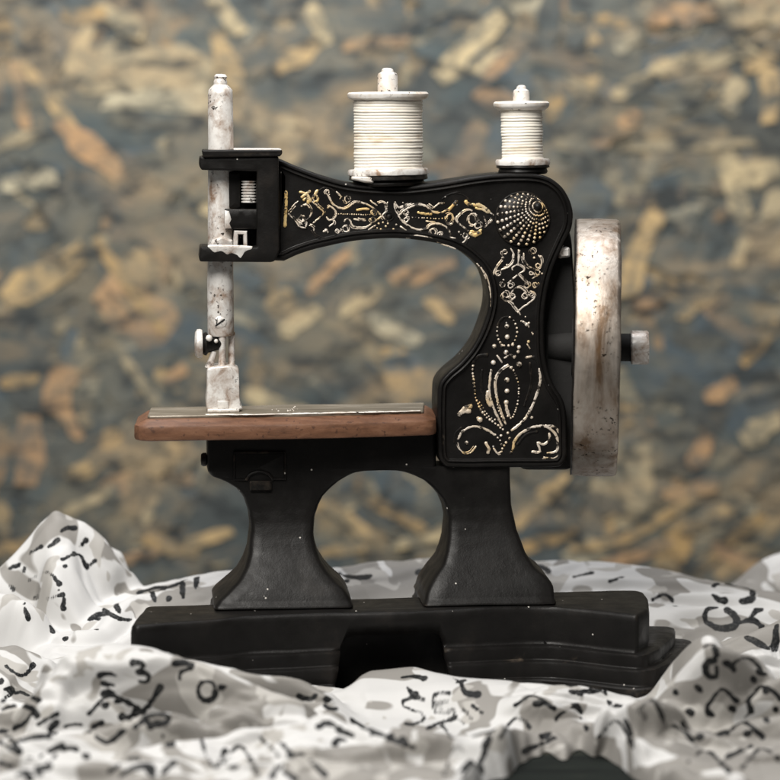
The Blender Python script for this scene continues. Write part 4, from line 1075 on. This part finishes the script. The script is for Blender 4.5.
kx0, nxs = xs[0], len(xs)
H3 = (GX.shape)
rs = np.random.default_rng(5)
def stamp(P3, rad, wy=.65):
    """distance to a polyline lying on the cloth, only tested near it"""
    for a, b, ra in zip(P3, P3[1:], rad):
        if np.linalg.norm(a - b) > (80 if wy < .5 else 30): continue
        lo = np.minimum(a, b) - 16; hi = np.maximum(a, b) + 16
        i0 = max(0, int((lo[0] - 14 - kx0) / STEP)); i1 = min(len(xs), int((hi[0] + 14 - kx0) / STEP) + 1)
        if i1 <= i0: continue
        j0, j1 = 0, NY
        idx = (np.arange(j0, j1)[:, None] * nxs + np.arange(i0, i1)[None]).ravel()
        p = pos[idx]; m_ = (np.abs(p[:, 1] - .5 * (a[1] + b[1])) < 40) & (np.abs(p[:, 2] - .5 * (a[2] + b[2])) < 40); idx = idx[m_]; p = p[m_]; d = b - a; t = np.clip(((p - a) @ d) / (d @ d + 1e-9), 0, 1)
        dd = np.linalg.norm((p - a - t[:, None] * d) * np.array((1, wy, 1)), axis=1) - ra
        ink[idx] = np.minimum(ink[idx], dd)
for line, r in strokes:
    L = smooth_line(line, 1.2)
    P3 = [pos[i] for i in (hit(*p) for p in L) if i >= 0]
    if len(P3) < 2: continue
    Q = np.array(P3)
    if r != 1.75: P3 = [Q[max(0, i - 4):i + 5].mean(0) if np.ptp(Q[max(0, i - 4):i + 5], axis=0).max() < 55 else Q[i] for i in range(len(Q))]
    n = len(P3); rad = [r * 1.2 * (.75 + .35 * math.sin(3 * k / n + r * 9) + rs.uniform(-.12, .12)) for k in range(n)]
    stamp(P3, rad,   .3 if r == 1.75 else .65)
# the print carries on where the photo cannot see it: loose marks on the hidden back of the folds
vis = np.zeros(gx.shape, bool); zi = zb[zb >= 0]; vis[zi] = True

nx, ny = len(xs), NY
vi = np.arange(nx * ny).reshape(ny, nx)
quads = np.stack([vi[:-1, :-1], vi[:-1, 1:], vi[1:, 1:], vi[1:, :-1]], -1).reshape(-1, 4)
quads = quads[keep[quads].all(1)]
used = np.zeros(nx * ny, bool); used[quads.ravel()] = True
remap = np.cumsum(used) - 1
co = np.stack([cx * K, cy * K, (cz - TABLE) * K], 1)[used]
quads = remap[quads]
me = bpy.data.meshes.new('scarf')
me.vertices.add(len(co)); me.vertices.foreach_set('co', co.astype(np.float32).ravel())
me.loops.add(quads.size); me.loops.foreach_set('vertex_index', quads.astype(np.int32).ravel())
me.polygons.add(len(quads)); me.polygons.foreach_set('loop_start', np.arange(0, quads.size, 4, dtype=np.int32))
me.update(calc_edges=True)
me.polygons.foreach_set('use_smooth', np.ones(len(quads), bool))
at = me.attributes.new('ink', 'FLOAT', 'POINT'); at.data.foreach_set('value', np.clip(ink[used], -6, 10).astype(np.float32))
me.validate()
sc_o = link('scarf', me, mat_cloth())
tag(sc_o, 'crumpled white and pale grey scarf with black handwritten brush marks, bunched around the machine', 'scarf')

# ================================================================== LIGHT, WORLD, CAMERA
scn = bpy.context.scene
w = bpy.data.worlds.new('World'); scn.world = w; w.use_nodes = True
bg = w.node_tree.nodes['Background']; bg.inputs[0].default_value = (1.0, .985, .96, 1); bg.inputs[1].default_value = .09
def area(name, loc, target, size, power, col, sy=None):
    l = bpy.data.lights.new(name, 'AREA'); l.shape = 'RECTANGLE'; l.size = size; l.size_y = sy or size; l.energy = power; l.color = col
    o = bpy.data.objects.new(name, l); C.objects.link(o); o.location = loc
    o.rotation_euler = (Vector(target) - Vector(loc)).to_track_quat('-Z', 'Y').to_euler(); return o
area('softbox_lamp', (-.22, -.55, .78), (0, 0, .12), .42, 12.5, (1.0, .965, .91))
area('overhead_lamp', (.0, .20, .84), (0, .40, .62),   .6, 8.8, (.99, .985, 1.0))

cam = bpy.data.cameras.new('camera'); co_ = bpy.data.objects.new('camera', cam); C.objects.link(co_)
co_.location = (0, -D * K, -TABLE * K); co_.rotation_euler = (math.pi / 2, 0, 0)
cam.sensor_width = 36; cam.sensor_fit = 'HORIZONTAL'; cam.lens = 36 * D / 780.0
cam.shift_x = 0.0; cam.shift_y = -(390 - HZ) / 780.0
cam.clip_start = .01; cam.clip_end = 20
cam.dof.use_dof = True; cam.dof.focus_distance = (D - 8) * K
cam.dof.aperture_fstop = cam.lens / 1000.0 / (42 * K)
scn.camera = co_
scn.render.engine = 'CYCLES'
scn.cycles.use_denoising = True
scn.view_settings.view_transform = 'Standard'; scn.view_settings.look = 'None'; scn.view_settings.gamma = 1; scn.view_settings.exposure = 0
